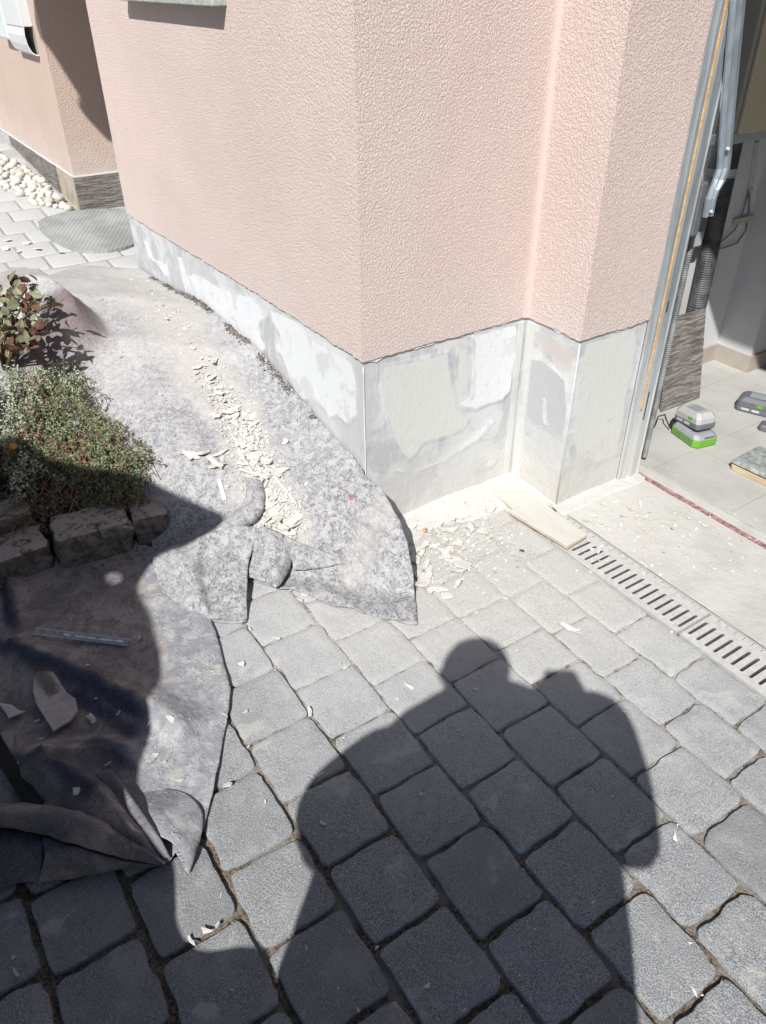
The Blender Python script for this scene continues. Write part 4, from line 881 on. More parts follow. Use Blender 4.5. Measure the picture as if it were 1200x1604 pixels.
for _ in range(2600):
    if random.random() < .6: p = march(random.uniform(0, 235), 0, t0) if 0 else march(*(lambda q: (235*q+random.gauss(0, 3), 905-60*q+random.gauss(0, 12)))(random.random()), lambda x, y: max(bedz(x, y), .012)); 
    else: p = march(random.uniform(0, 220), random.uniform(770, 850), lambda x, y: bedz(x, y)+.005)
    crumb(p+V((0, 0, .003)), random.uniform(.0015, .006))
cr = cr0
for _ in range(1500):
    i = random.choice((3, 4, 4, 5, 5, 5, 6, 6)); i = min(i, len(path_c)-2); c = path_c[i].lerp(path_c[i+1], random.random())+V((random.gauss(0, .03), random.gauss(0, .03))); z = felt_z(c.x, c.y)+.003; q = random.uniform(0, 6.28); a = random.uniform(.003, .010); b = a*random.uniform(.4, .9); n_ = V((random.gauss(0, .3), random.gauss(0, .3)))
    K_ = [(math.cos(q+k*1.257)*a*random.uniform(.6, 1.1), math.sin(q+k*1.257)*b*random.uniform(.6, 1.1)) for k in range(5)]; t_ = [(c.x+u_, c.y+v_, z+u_*n_.x+v_*n_.y+.0015) for u_, v_ in K_]; cr0.prism(t_, [(u_, v_, w_-.0018) for u_, v_, w_ in t_])
tag(gr.build('grit', simple('grey brown grit', (.16, .145, .13), .95, .1, .5, 60)), 'grey-brown grit along the plinth foot and between the edging stones', 'grit', kind='stuff')
for px, py in ((14,378),(30,396),(44,383),(8,392),(60,392),(96,398)):
    p = march(px, py, T); flake(p.x, p.y, T(p.x, p.y)+.006, random.uniform(.02, .045), 'pale chip lying on the upper path in front of the doormat', 'chips on the upper path', tilt=.12, me=random.choice(FW))
tag(cr.build('plaster_crumbs', M['flake']), 'fine chalky plaster crumbs scattered over felt and paving', 'crumbs', kind='stuff')

# boards
def board(px4, z0, z1, label):
    P = [gz(a, b, z1) for a, b in px4]; m = MB(); m.prism([(p.x, p.y, z1) for p in P], [(p.x, p.y, z0) for p in P])
    e = empty('wooden_board', (P[0].x, P[0].y, z0), label, 'board'); m.f = [f[::-1] for f in m.f]; m.mi = m.mi
    o = m.build('board_body', [M['pedge']], e, bevel=.0012)
    t = MB(); Q = [p.lerp(sum(P, V())/4, .012) for p in P]; t.prism([(p.x, p.y, z1+.0022) for p in Q], [(p.x, p.y, z1-.001) for p in Q]); t.f = [f[::-1] for f in t.f]; t.build('dust_layer', M['plank'], e, bevel=.001)
board([(797,800),(847,785),(920,838),(889,856)], .012, .024, 'upper dusty wooden board ending on the first slots of the drain')
board([(750,754),(800,745),(868,790),(815,806)], .003, .011, 'lower dusty board lying in the wall corner, overlapped by another board')
# bead strip, meshed scrap, strap
bs = empty('corner_bead_strip', cloth_z(-1.6, .1) and march(130, 998, cloth_z), 'perforated blue-grey corner bead offcut lying on the cloth', 'bead strip')
a = march(57, 988, cloth_z, .004); b = march(204, 1006, cloth_z, .004); d = (b-a); L = d.length; n_ = V((-d.y, d.x, 0)).normalized(); m = MB(); k = 26
for i in range(k):
    p = a.lerp(b, i/k); q = a.lerp(b, (i+1)/k); h = .010
    def P3(c, u_, z_): return c+n_*u_+V((0, 0, z_))
    m.prism([P3(p, .004, h), P3(q, .004, h), P3(q, -.001, h*.9), P3(p, -.001, h*.9)], [P3(p, .004, h-.0012), P3(q, .004, h-.0012), P3(q, -.001, h*.9-.0012), P3(p, -.001, h*.9-.0012)])
    m.prism([P3(p, -.0115, .003), P3(q, -.0115, .003), P3(q, -.017, .0025), P3(p, -.017, .0025)], [P3(p, -.0115, .0018), P3(q, -.0115, .0018), P3(q, -.017, .0013), P3(p, -.017, .0013)])
    if i % 3 == 0 or random.random() < .25: m.prism([P3(p, -.001, h*.9), P3(p.lerp(q, .6), -.001, h*.9), P3(q, -.0116, .003), P3(p.lerp(q, .4), -.0116, .003)], [P3(p, -.001, h*.9-.001), P3(p.lerp(q, .6), -.001, h*.9-.001), P3(q, -.0116, .002), P3(p.lerp(q, .4), -.0116, .002)])
m.build('perforated_flange', M['bead'], bs); m = MB()
for t, s_ in ((.35, .012), (.5, .02), (.62, .024), (.75, .03), (.9, .016)):
    c = a.lerp(b, t)+V((0, 0, .005)); m.prism([c+d.normalized()*s_*math.cos(q)+n_*.006*math.sin(q)-n_*.006+V((0, 0, .002)) for q in [k*.785 for k in range(8)]], [c+d.normalized()*s_*1.1*math.cos(q)+n_*.0065*math.sin(q)-n_*.006-V((0, 0, .003)) for q in [k*.785 for k in range(8)]])
m.build('plaster_remnant', M['flake'], bs)
ms = empty('meshed_plaster_scrap', march(90, 1095, cloth_z), 'grey plaster scrap with torn fibreglass mesh on the cloth', 'plaster scrap')
pp_ = [(55,1065),(62,1052),(82,1048),(90,1062),(103,1085),(108,1092),(120,1100),(124,1118),(112,1132),(96,1142),(85,1149),(72,1128),(60,1110),(54,1088)]
P = [march(a, b, cloth_z, .008) for a, b in pp_]; m = MB(); zc = sum(p.z for p in P)/len(P)+.006; m.prism([(p.x, p.y, zc+.004+.001*nz(p.x*30, p.y*30)) for p in P][::-1], [(p.x, p.y, zc-.003) for p in P][::-1]); m.build('plaster_body', simple('grey plaster scrap', (.42, .39, .37), .95, .1, .12, 40, .003), ms)
m = MB(); zt = max(p.z for p in P)+.0072
A_ = march(60, 1046, cloth_z, .012); B_ = march(103, 1112, cloth_z, .012); d = (B_-A_).normalized(); n_ = V((-d.y, d.x, 0)).normalized(); L = (B_-A_).length
for i in range(9):
    q = A_+n_*(-.018+.004*i)+V((0, 0, .004)); m.tube([q+d*(.002*abs(i-4)), q+d*L*(.5+.5*random.random())], .0005, 4)
for i in range(int(L/.004)):
    q = A_+d*(.004*i)+V((0, 0, .0045)); m.tube([q-n_*.018*random.uniform(.6, 1), q+n_*.014*random.uniform(.4, 1)], .0005, 4)
m.build('fibre_mesh', M['bark'], ms)
st = MB(); pts = [(-30, 1120), (-5, 1165), (15, 1200), (35, 1232), (58, 1262)]; W3 = []
for i, (a, b) in enumerate(pts):
    p = march(a, b, cloth_z, .016); W3.append(p)
vs = []
for i, p in enumerate(W3):
    d = (W3[min(i+1, 4)]-W3[max(i-1, 0)]).normalized(); n_ = V((-d.y, d.x, 0)).normalized(); z = p.z if i else p.z; vs += [p+n_*.016, p-n_*.016, p-n_*.016-V((0, 0, .003)), p+n_*.016-V((0, 0, .003))]
st.add(vs, [(i*4+j, i*4+(j+1) % 4, (i+1)*4+(j+1) % 4, (i+1)*4+j) for i in range(4) for j in range(4)]+[(0, 1, 2, 3), (19, 18, 17, 16)]); tag(st.build('black_strap', M['strap'], bevel=.0008), 'black webbing strap running over the cloth into its big fold', 'strap')

# ================================================================== TOOLS IN THE GARAGE
FZ = .004
def loft(m, secs, mi=0):
    n = len(secs[0]); vs = [p for s_ in secs for p in s_]; m.add(vs, [(i*n+j, i*n+(j+1) % n, (i+1)*n+(j+1) % n, (i+1)*n+j) for i in range(len(secs)-1) for j in range(n)]+[tuple(range(n))[::-1], tuple((len(secs)-1)*n+j for j in range(n))], mi)
def rrect(hx, hy, z, ch=.25, x0=0., y0=0.):
    c = min(hx, hy)*ch; return [(x0-hx+c, y0-hy, z), (x0+hx-c, y0-hy, z), (x0+hx, y0-hy+c, z), (x0+hx, y0+hy-c, z), (x0+hx-c, y0+hy, z), (x0-hx+c, y0+hy, z), (x0-hx, y0+hy-c, z), (x0-hx, y0-hy+c, z)]
chg = empty('battery_charger', (0, 0, 0), 'lime green and grey battery charger on the garage floor by the tiles', 'charger')
m = MB(); loft(m, [rrect(.066, .047, 0, .3), rrect(.069, .050, .006, .3), rrect(.068, .049, .028, .3)]); m.build('charger_base', M['lime'], chg, bevel=.002, local=True)
m = MB(); loft(m, [rrect(.066, .047, .028, .3), rrect(.058, .041, .040, .3, -.004), rrect(.050, .036, .044, .3, -.006)]); m.build('charger_top', M['gplas'], chg, bevel=.002, local=True)
m = MB()
for i in range(9): m.box((-.045+.011*i, -.0504, .006), (-.041+.011*i, -.0492, .027)); 
m.build('vent_slot', M['dplas'], chg, local=True); m = MB()
for i in range(5): m.box((.062, -.012+.008*i, .032), (.0655, -.008+.008*i, .037))
m.build('vent_slot', M['dplas'], chg, local=True)
m = MB(); loft(m, [rrect(.012, .014, .004, .3, -.078, -.02), rrect(.012, .014, .030, .3, -.078, -.02)]); m.build('plug_socket', M['bplas'], chg, bevel=.002, local=True)
chg.scale = (1.15,)*3; chg.location = (-1.525, 2.435, FZ); chg.rotation_euler = (0, 0, R(-13))
def battery(label, loc, rot, top):
    e = empty('battery_pack', (0, 0, 0), label, 'battery')
    m = MB(); loft(m, [rrect(.058, .036, 0, .2), rrect(.062, .040, .006, .25), rrect(.062, .040, .020, .25)]); m.build('battery_foot', M['dplas'], e, bevel=.002, local=True)
    m = MB(); loft(m, [rrect(.060, .038, .020, .25), rrect(.060, .038, .040, .3), rrect(.048, .030, .054, .3), rrect(.044, .026, .056, .3)]); m.build('battery_case', top, e, bevel=.002, local=True)
    m = MB(); m.box((-.025, -.02, .0555), (.03, .018, .0575)); m.build('label_plate', M['gplas'], e, bevel=.0008, local=True)
    m = MB(); m.box((-.004, -.0405, .010), (.022, -.0375, .018)); m.box((-.04, -.0405, .010), (-.012, -.0375, .018)); m.build('grip_mark', M['clamp'], e, local=True)
    m = MB(); loft(m, [[(-.058, -.02, .024), (-.0625, -.02, .028), (-.0625, -.02, .036), (-.058, -.02, .038)], [(-.058, .02, .024), (-.0625, .02, .028), (-.0625, .02, .036), (-.058, .02, .038)]]); m.build('release_button', M['lime'], e, local=True)
    m = MB(); m.box((.01, -.0385, .028), (.03, -.0372, .038)); m.build('green_tab', M['lime'], e, local=True)
    e.location = loc; e.rotation_euler = rot; e.scale = (1.15,)*3; return e
battery('grey battery pack seated on top of the green charger', (-1.54, 2.442, .058), (R(0), R(-7), R(-13)), M['lplas'])
battery('dark grey battery pack with a green tab lying alone on the garage floor', (-1.535, 2.835, FZ), (0, 0, R(22)), M['dplas'])
m = MB(); m.tube([(-1.607, 2.395, .022), (-1.64, 2.40, .05), (-1.668, 2.43, .045), (-1.69, 2.42, .03), (-1.665, 2.38, .02), (-1.65, 2.34, .010), (-1.69, 2.28, .008), (-1.75, 2.23, .008)], .0028, 7); tag(m.build('charger_cable', M['bplas'], smooth=True), 'thin black cable curling from the charger behind the frame', 'cable')
fl = empty('sanding_float', (0, 0, 0), 'grey topped float with a thick pale sponge on the garage floor at right edge', 'float')
m = MB(); loft(m, [rrect(.145, .088, .0, .12), rrect(.147, .090, .026, .12)]); m.build('sponge', M['wood'], fl, bevel=.003, local=True)
m = MB(); loft(m, [rrect(.146, .089, .026, .1), rrect(.146, .089, .0305, .1)]); m.build('rubber_seam', M['bplas'], fl, local=True)
m = MB(); loft(m, [rrect(.148, .091, .0305, .1), rrect(.140, .082, .042, .1)]); m.build('float_plate', simple('worn grey plate', (.24, .26, .26), .8, .2, .35, 60), fl, bevel=.0015, local=True)
m = MB(); m.tube([(-.0, 0, .042), (-.0, 0, .066), (.02, 0, .074), (.07, 0, .074), (.10, 0, .066), (.10, 0, .042)], .012, 8); m.build('handle', M['bplas'], fl, True, local=True)
p0 = gz(1140, 735, FZ); fl.rotation_euler = (0, 0, R(3)); fl.location = (p0.x+.14, p0.y+.10, FZ)
m = MB(); q = gz(1195, 675, FZ); loft(m, [rrect(.05, .03, 0, .3), rrect(.05, .03, .018, .3), rrect(.04, .024, .026, .3)]); o = m.build('spare_battery', M['dplas'], bevel=.002); o.location = (q.x+.02, q.y+.03, FZ); o.rotation_euler = (0, 0, R(20)); tag(o, 'small dark grey block behind the sponge float at the right edge', 'battery')
# leaning tiles
def ltile(label, B0, B1, T0, T1, th=.009):
    B0, B1, T0, T1 = map(V, (B0, B1, T0, T1)); n_ = (B1-B0).cross(T0-B0).normalized(); u_ = (B1-B0); v_ = (T0-B0); m = MB(); N = 16; vs = []
    for s_ in (0, 1):
        for i in range(N+1):
            for j in range(N+1):
                p = B0+u_*(i/N)+((T0-B0).lerp(T1-B1, i/N))*(j/N); k = 0 if s_ else .003*nz(i*.25, j*1.1, th*99)
                if s_ == 0 and (i in (0, N)): k = 0
                vs.append(p+n_*(k-th*s_))
    K = (N+1)**2
    for i in range(N):
        for j in range(N): a = i*(N+1)+j; m.f.append((a, a+N+1, a+N+2, a+1)); m.f.append((K+a+1, K+a+N+2, K+a+N+1, K+a)); m.mi += [0, 0]
    m.v = [tuple(v) for v in vs]
    ed = [i*(N+1) for i in range(N+1)]+[N*(N+1)+j for j in range(1, N+1)]+[i*(N+1)+N for i in range(N-1, -1, -1)]+[j for j in range(N-1, 0, -1)]
    for a, b in zip(ed, ed[1:]+ed[:1]): m.f.append((b, a, a+K, b+K)); m.mi.append(0)
    e = m.build('slate_tile', M['slate']); e['label'] = label; e['category'] = 'tile'; e['group'] = 'spare tiles leaning in the garage'; return e
ltile('front grey split-face tile leaning against the black pipe', (-1.735, 2.50, FZ), (-1.733, 2.74, FZ), (-1.803, 2.545, .383), (-1.803, 2.738, .375))
ltile('second split-face tile leaning behind the front one, only its edge showing', (-1.765, 2.515, FZ), (-1.765, 2.735, FZ), (-1.82, 2.53, .36), (-1.82, 2.74, .36))

# ================================================================== UPPER PATH THINGS
MP = outline([(60,352),(66,366),(78,376),(100,388),(122,395),(145,398),(170,397),(195,392),(215,385),(245,372),(240,350),(215,336),(195,331),(165,331),(130,333),(100,337),(75,344)], T, .0015, .02)
MP = [p for p in MP]; m = MB(); m.prism([(p.x, p.y, T(p.x, p.y)+.016) for p in MP], [(p.x, p.y, T(p.x, p.y)-.002) for p in MP]); 
o = m.build('doormat', M['mat']); tag(o, 'grey oval doormat lying by the entrance recess', 'doormat')
PB = []
for k in range(6):
    bm = bmesh.new(); bmesh.ops.create_icosphere(bm, subdivisions=2, radius=1)
    for v in bm.verts: v.co = V((v.co.x, v.co.y*.8, v.co.z*.62))*(1+.42*noise.noise(v.co*1.3+V((k*7, 0, 0))))
    me = bpy.data.meshes.new('pebble'); bm.to_mesh(me); bm.free(); me.materials.append(M['pebble' if k != 4 else 'pebble2'])
    for p in me.polygons: p.use_smooth = True
    PB.append(me)
cnt = 0; placed = []
for _ in range(4000):
    t = random.random(); px = -15+t*125; py = 250+t*72+random.uniform(-16, 30); pt = march(px, py, T)
    if pt.y > YA-.05 or pt.x > -4.77 and pt.y > .98: continue
    if py > lerp(px, [0, 40, 60, 110], [330, 330, 322, 332]) or (px < 15 and py > 325): continue
    r_ = random.uniform(.020, .038)
    if any((pt.xy-q).length < (r_+s_)*.80 for q, s_ in placed): continue
    placed.append((pt.xy, r_)); o = bpy.data.objects.new('pebble', random.choice(PB)); COL.objects.link(o); o.location = (pt.x, pt.y, T(pt.x, pt.y)+r_*.35); o.scale = (r_,)*3; o.rotation_euler = (random.uniform(-.4, .4), random.uniform(-.4, .4), random.uniform(0, 6.3))
    tag(o, 'pale rounded pebble in the strip along the far tiled plinth', 'pebble', 'white pebbles along the far plinth'); cnt += 1
    if cnt > 260: break
lb = empty('letterbox', (-5.0, 1.0, 1.2), 'white letterbox with open newspaper tube on the far pink wall', 'letterbox')
m = MB(); m.box((-5.30, YA-.055, 1.28), (-4.90, YA, 1.62)); m.build('box_body', M['box'], lb, bevel=.003)
m = MB(); yy = YA-.05; c_ = [(yy, 1.28), (yy-.006, 1.24), (yy-.002, 1.20), (yy+.012, 1.165), (yy+.035, 1.15), (YA, 1.15), (YA, 1.155), (yy+.035, 1.155), (yy+.016, 1.17), (yy+.004, 1.20), (yy, 1.24), (yy+.005, 1.28)]
m.prism([(-4.90, a, b) for a, b in c_], [(-5.30, a, b) for a, b in c_]); m.build('newspaper_tube', M['box'], lb)
m = MB(); m.box((-5.29, YA-.003, 1.16), (-4.905, YA-.001, 1.279)); m.build('back_plate', M['boxin'], lb)
m = MB(); m.box((-5.62, YA-.05, 1.20), (-5.36, YA, 1.5)); o = m.build('meter_box', simple('pale blue-grey enamel', (.55, .62, .64), .5, .4), bevel=.012); tag(o, 'pale blue-grey box on the far wall left of the letterbox', 'box')

# kerb stones of the bed
def stone(label, c, s_, rz, seed):
    bm = bmesh.new(); bmesh.ops.create_cube(bm, size=1); bmesh.ops.subdivide_edges(bm, edges=bm.edges, cuts=7, use_grid_fill=True)
    for v in bm.verts:
        q = v.co.copy(); n_ = noise.noise(q*2.2+V((seed, 0, 0)))*.16+noise.noise(q*9+V((seed, 4, 0)))*.06
        e = sum(1 for k in q if abs(k) > .45); f_ = 1-(.05 if e >= 2 else 0)-(.04 if e == 3 else 0); q = q*f_*(1+n_); v.co = V((q.x*s_[0], q.y*s_[1], q.z*s_[2]))
    me = bpy.data.meshes.new('edging_stone'); bm.to_mesh(me); bm.free(); me.materials.append(M['stone'])
    o = bpy.data.objects.new('edging_stone', me); COL.objects.link(o); o.location = c; o.rotation_euler = (0, 0, rz); tag(o, label, 'edging stone', 'stones edging the bed')
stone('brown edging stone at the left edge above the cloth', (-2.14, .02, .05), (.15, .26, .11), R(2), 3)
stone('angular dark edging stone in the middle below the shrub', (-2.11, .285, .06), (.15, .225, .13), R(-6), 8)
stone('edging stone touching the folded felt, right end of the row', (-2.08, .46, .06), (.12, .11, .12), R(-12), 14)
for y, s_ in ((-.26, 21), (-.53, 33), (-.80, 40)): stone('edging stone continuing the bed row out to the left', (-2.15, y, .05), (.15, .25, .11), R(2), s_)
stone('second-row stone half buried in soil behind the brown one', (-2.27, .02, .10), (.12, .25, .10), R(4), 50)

# ================================================================== PLANTS
def leaf(m, p, d, n_, L, W, fold=.25, curl=.2):
    d = d.normalized(); s_ = d.cross(n_).normalized(); n_ = s_.cross(d)
    if L > .027:
        K_ = [(0, 0), (.2, .38), (.5, .52), (.8, .36), (1, 0), (.8, -.36), (.5, -.52), (.2, -.38)]
        m.add([p+d*(L*t)+s_*(W*w_)+n_*(abs(w_)*W*fold*1.2-t*t*L*curl) for t, w_ in K_]+[p+d*L*.5-n_*.25*L*curl], [(i, (i+1) % 8, 8) for i in range(8)]); return
    a = p; b = p+d*L*.45+s_*W*.5+n_*W*fold; c = p+d*L-n_*L*curl; e = p+d*L*.45-s_*W*.5+n_*W*fold; mid = p+d*L*.5
    m.add([a, b, c, e, mid], [(0, 1, 4), (1, 2, 4), (2, 3, 4), (3, 0, 4)])
def rdir(zmin=-.1):
    while True:
        v = V((random.gauss(0, 1), random.gauss(0, 1), random.gauss(0, 1))).normalized()
        if v.z > zmin: return v
def shrub(px_c, n, leafmat, label, name, seed, rz=.14, spread=1., leaves=13, lw=.0035, ll=.009, dry=.0, cat='shrub', drymat=None, hbase=0.):
    random.seed(seed); base = V(march(*px_c[0], felt_z0)); e = empty(name, (base.x, base.y, bedz(base.x, base.y)), label, cat); A_ = MB(); B_ = MB(); S_ = MB()
    for i in range(n):
        c = random.choice(px_c); c = (c[0]+random.gauss(0, 12*spread), c[1]+random.gauss(0, 12*spread)); tip_z = random.uniform(.04, rz)+hbase
        tip = march(c[0], c[1], lambda x, y: bedz(x, y)+tip_z); g0 = V((tip.x+random.gauss(0, .05), tip.y+random.gauss(0, .05), bedz(tip.x, tip.y)-.01))
        mid = (g0+tip)/2+V((random.gauss(0, .02), random.gauss(0, .02), .01)); isd = random.random() < dry
        pts = [g0, mid, tip]; (B_ if isd else S_).tube(pts, [.0016, .0012, .0006], 3, cap=False)
        for k in range(leaves if not isd else leaves//3):
            t = random.uniform(.35, 1); p = mid.lerp(tip, (t-.5)*2) if t > .5 else g0.lerp(mid, t*2); p = p+rdir(-1)*.006
            leaf(B_ if isd else A_, p, rdir(-.3), rdir(.0), random.uniform(.6, 1.2)*ll, lw*random.uniform(.7, 1.2))
        if isd:
            for k in range(3): q = mid.lerp(tip, random.random()); B_.tube([q, q+rdir()*random.uniform(.02, .05)], .0006, 3, cap=False)
    A_.build('foliage', M[leafmat], e); S_.build('stem', M['bark'], e)
    if dry: B_.build('dry_twigs', M[drymat or 'leaf_dry'], e)
    return e
cl = [(60,600),(90,595),(120,610),(75,630),(110,640),(150,650),(60,660),(100,675),(140,690),(170,680),(185,700),(160,720),(205,715),(120,720),(80,700),(40,640),(130,740),(170,745),(200,740)]
shrub(cl, 620, 'leaf_green', 'low green shrub with tiny leaves and brown twigs beside the felt', 'shrub', 3, .13, 1., 22, .006, .011, .2)
shrub([(30,690),(60,720),(90,745),(40,760),(130,765),(80,790),(20,800),(170,775),(200,770),(150,790)], 380, 'leaf_green', 'sparse dark lower part of planting above the edging stones', 'shrub', 4, .10, 1., 14, .005, .010, .35)
shrub([(10,590),(25,580),(40,590),(15,620),(30,640),(5,660),(20,675)], 100, 'leaf_grey', 'silvery leaved plant at the left edge beside the green shrub', 'silver_plant', 5, .15, .8, 18, .007, .012, .05)
shrub([(90,575),(110,590),(60,585)], 90, 'leaf_grey', 'small silvery sprigs above the green shrub against the felt', 'silver_plant', 6, .12, .7, 16, .006, .010, 0)
shrub([(20,720),(35,715),(50,722),(28,740)], 26, 'leaf_grey', 'silvery plant with white leaves in shade near the orange leaf', 'silver_plant', 9, .16, .5, 16, .008, .014, 0)
random.seed(11)
rp = empty('rose_bush', V(march(10, 560, felt_z0)), 'bush with large olive and red-brown leaves at the left edge above the felt hump', 'bush')
A_ = MB(); B_ = MB(); S_ = MB(); root = V(march(5, 575, felt_z0)); root.z -= .02
tips = [(50,455),(70,475),(58,520),(72,510),(48,545),(30,430),(45,440),(60,445),(70,460),(20,445),(10,470),(35,470),(55,480),(65,500),(40,500),(15,500),(75,480),(25,520),(45,530),(5,520),(15,545),(60,520),(38,455),(0,450),(8,490)]
for c in tips:
    tip = march(c[0], c[1], lambda x, y: bedz(x, y)+.27); mid = (root+tip)/2+V((random.gauss(0, .03), random.gauss(0, .03), .04)); S_.tube([root, mid, tip], [.005, .003, .0012], 5, cap=False)
    for k in range(7):
        t = random.uniform(.2, 1.05); p = mid.lerp(tip, t)+rdir(-1)*.012; leaf(A_ if random.random() < .62 else B_, p, rdir(-.5), rdir(.3), random.uniform(.032, .055), random.uniform(.018, .034), .18, .25)
A_.build('leaves', M['leaf_big'], rp); B_.build('dry_leaves', M['leaf_red'], rp); S_.build('stem', M['bark'], rp)
m = MB(); m.tube([root, root+V((.03, .03, .06)), root+V((.05, .04, .14))], [.010, .008, .005], 7); m.build('woody_stem', m_wood('straw-brown cane', (.36, .28, .16), (.46, .38, .22)), rp)
m = MB(); p = march(20, 705, lambda x, y: bedz(x, y)+.14); leaf(m, p, V((.5, -.2, .6)), V((.7, -.5, .5)), .035, .032, .1, .1); leaf(m, p, V((-.3, .3, .5)), V((.7, -.5, .5)), .025, .03, .1, .1); tag(m.build('orange_leaf', M['leaf_orange']), 'single orange dead leaf caught at the left of the shrub', 'leaf')

# ================================================================== BEHIND THE CAMERA: AN ADDED SHADOW CASTER AND THE PHOTOGRAPHER
UL = V((.7613, .6486, 0)); LL = V((-.6486, .7613, 0))
def ul(u_, b, h): return UL*u_-LL*b+V((0, 0, h))
tree = empty('added_shadow_tree', (-1.05, -1.0, 0), 'unseen clipped evergreen added behind and left of the viewer to cast a shadow', 'tree')  # made-up evergreen, shaped only to cast the lower-left shadow
LFm = MB(); random.seed(21)
SIL = [(-1.838,2.004),(-1.751,2.06),(-1.619,1.98),(-1.482,1.975),(-1.357,1.99),(-1.276,1.963),(-1.153,1.915),(-1.017,1.875),(-1.035,1.80),(-1.115,1.703),(-1.215,1.611),(-1.20,1.49),(-1.103,1.40),(-1.012,1.292),(-.951,1.20),(-.886,1.053),(-.845,.90),(-.80,.83),(-.731,.792),(-.66,.72),(-.60,.61),(-.542,.574),(-.49,.601),(-.438,.629),(-.40,.60),(-.37,.54),(-.33,.42),(-.36,.30),(-.5,.2),(-.8,.15),(-1.6,.15),(-2.3,.3),(-2.7,.8),(-2.8,1.4),(-2.5,1.85),(-2.1,2.02)]  # crown outline projected back from the cast shadow
HOLE = [(-1.325,1.527),(-1.29,1.535),(-1.258,1.512),(-1.252,1.490),(-1.275,1.482),(-1.31,1.495)]  # gap cut to let one spot of light through
def fine(L, st_):
    P_ = [V(p) for p in L]; o_ = []
    for a, b in zip(P_, P_[1:]+P_[:1]):
        k = max(1, int((b-a).length/st_)); o_ += [a.lerp(b, i/k) for i in range(k)]
    n_ = len(o_)
    for _ in range(2): o_ = [(o_[i-1]+o_[i]*2+o_[(i+1) % n_])/4 for i in range(n_)]
    return o_
SF = fine(SIL, .02); HF = fine(HOLE, .012); pts = SF+HF; sg = [(SF[i], SF[(i+1) % len(SF)]) for i in range(len(SF))]+[(HF[i], HF[(i+1) % len(HF)]) for i in range(len(HF))]
uu = -2.8
while uu < -.3:
    hh = .15
    while hh < 2.1:
        q = V((uu+random.uniform(-.01, .01), hh+random.uniform(-.01, .01)))
        if inside(q, SF) and not inside(q, HF) and min(seg_d(q, a, b)[0] for a, b in sg) > .012: pts.append(q)
        hh += .045
    uu += .045
r_ = delaunay_2d_cdt(pts, [], [list(range(len(SF))), list(range(len(SF), len(SF)+len(HF)))], 0, 1e-6)
co = r_[0]; fs = [f for f in r_[2] if inside(sum((co[i] for i in f), V((0, 0)))/3, SF) and not inside(sum((co[i] for i in f), V((0, 0)))/3, HF)]
dep = [(lambda d: min(.26, .62*d))(min(seg_d(c, a, b)[0] for a, b in sg)) for c in co]
vv = [[ul(c.x, .05+s_*(dp*(1+.2*nz(c.x, c.y, s_, 5))), c.y+.051) for c, dp in zip(co, dep)] for s_ in (-1, 1)]
LFm.add(vv[0], [tuple(f) for f in fs]); LFm.add(vv[1], [tuple(f)[::-1] for f in fs])
for _ in range(5200):
    k = random.randrange(len(co))
    if dep[k] < .03: continue
    leaf(LFm, vv[random.randrange(2)][k]+rdir(-1)*.006, rdir(-1), rdir(-1), .020, .014)
LFm.build('added_shadow_crown', M['leaf_dark'], tree)
m = MB(); m.tube([ul(-1.5, .05, 0), ul(-1.45, .05, .5), ul(-1.5, .05, 1.4)], [.06, .05, .035], 9); m.tube([ul(-1.5, .05, .1), ul(-1.0, .05, .4), ul(-.7, .05, .45)], [.04, .03, .02], 7); m.build('added_shadow_trunk', M['bark'], tree)

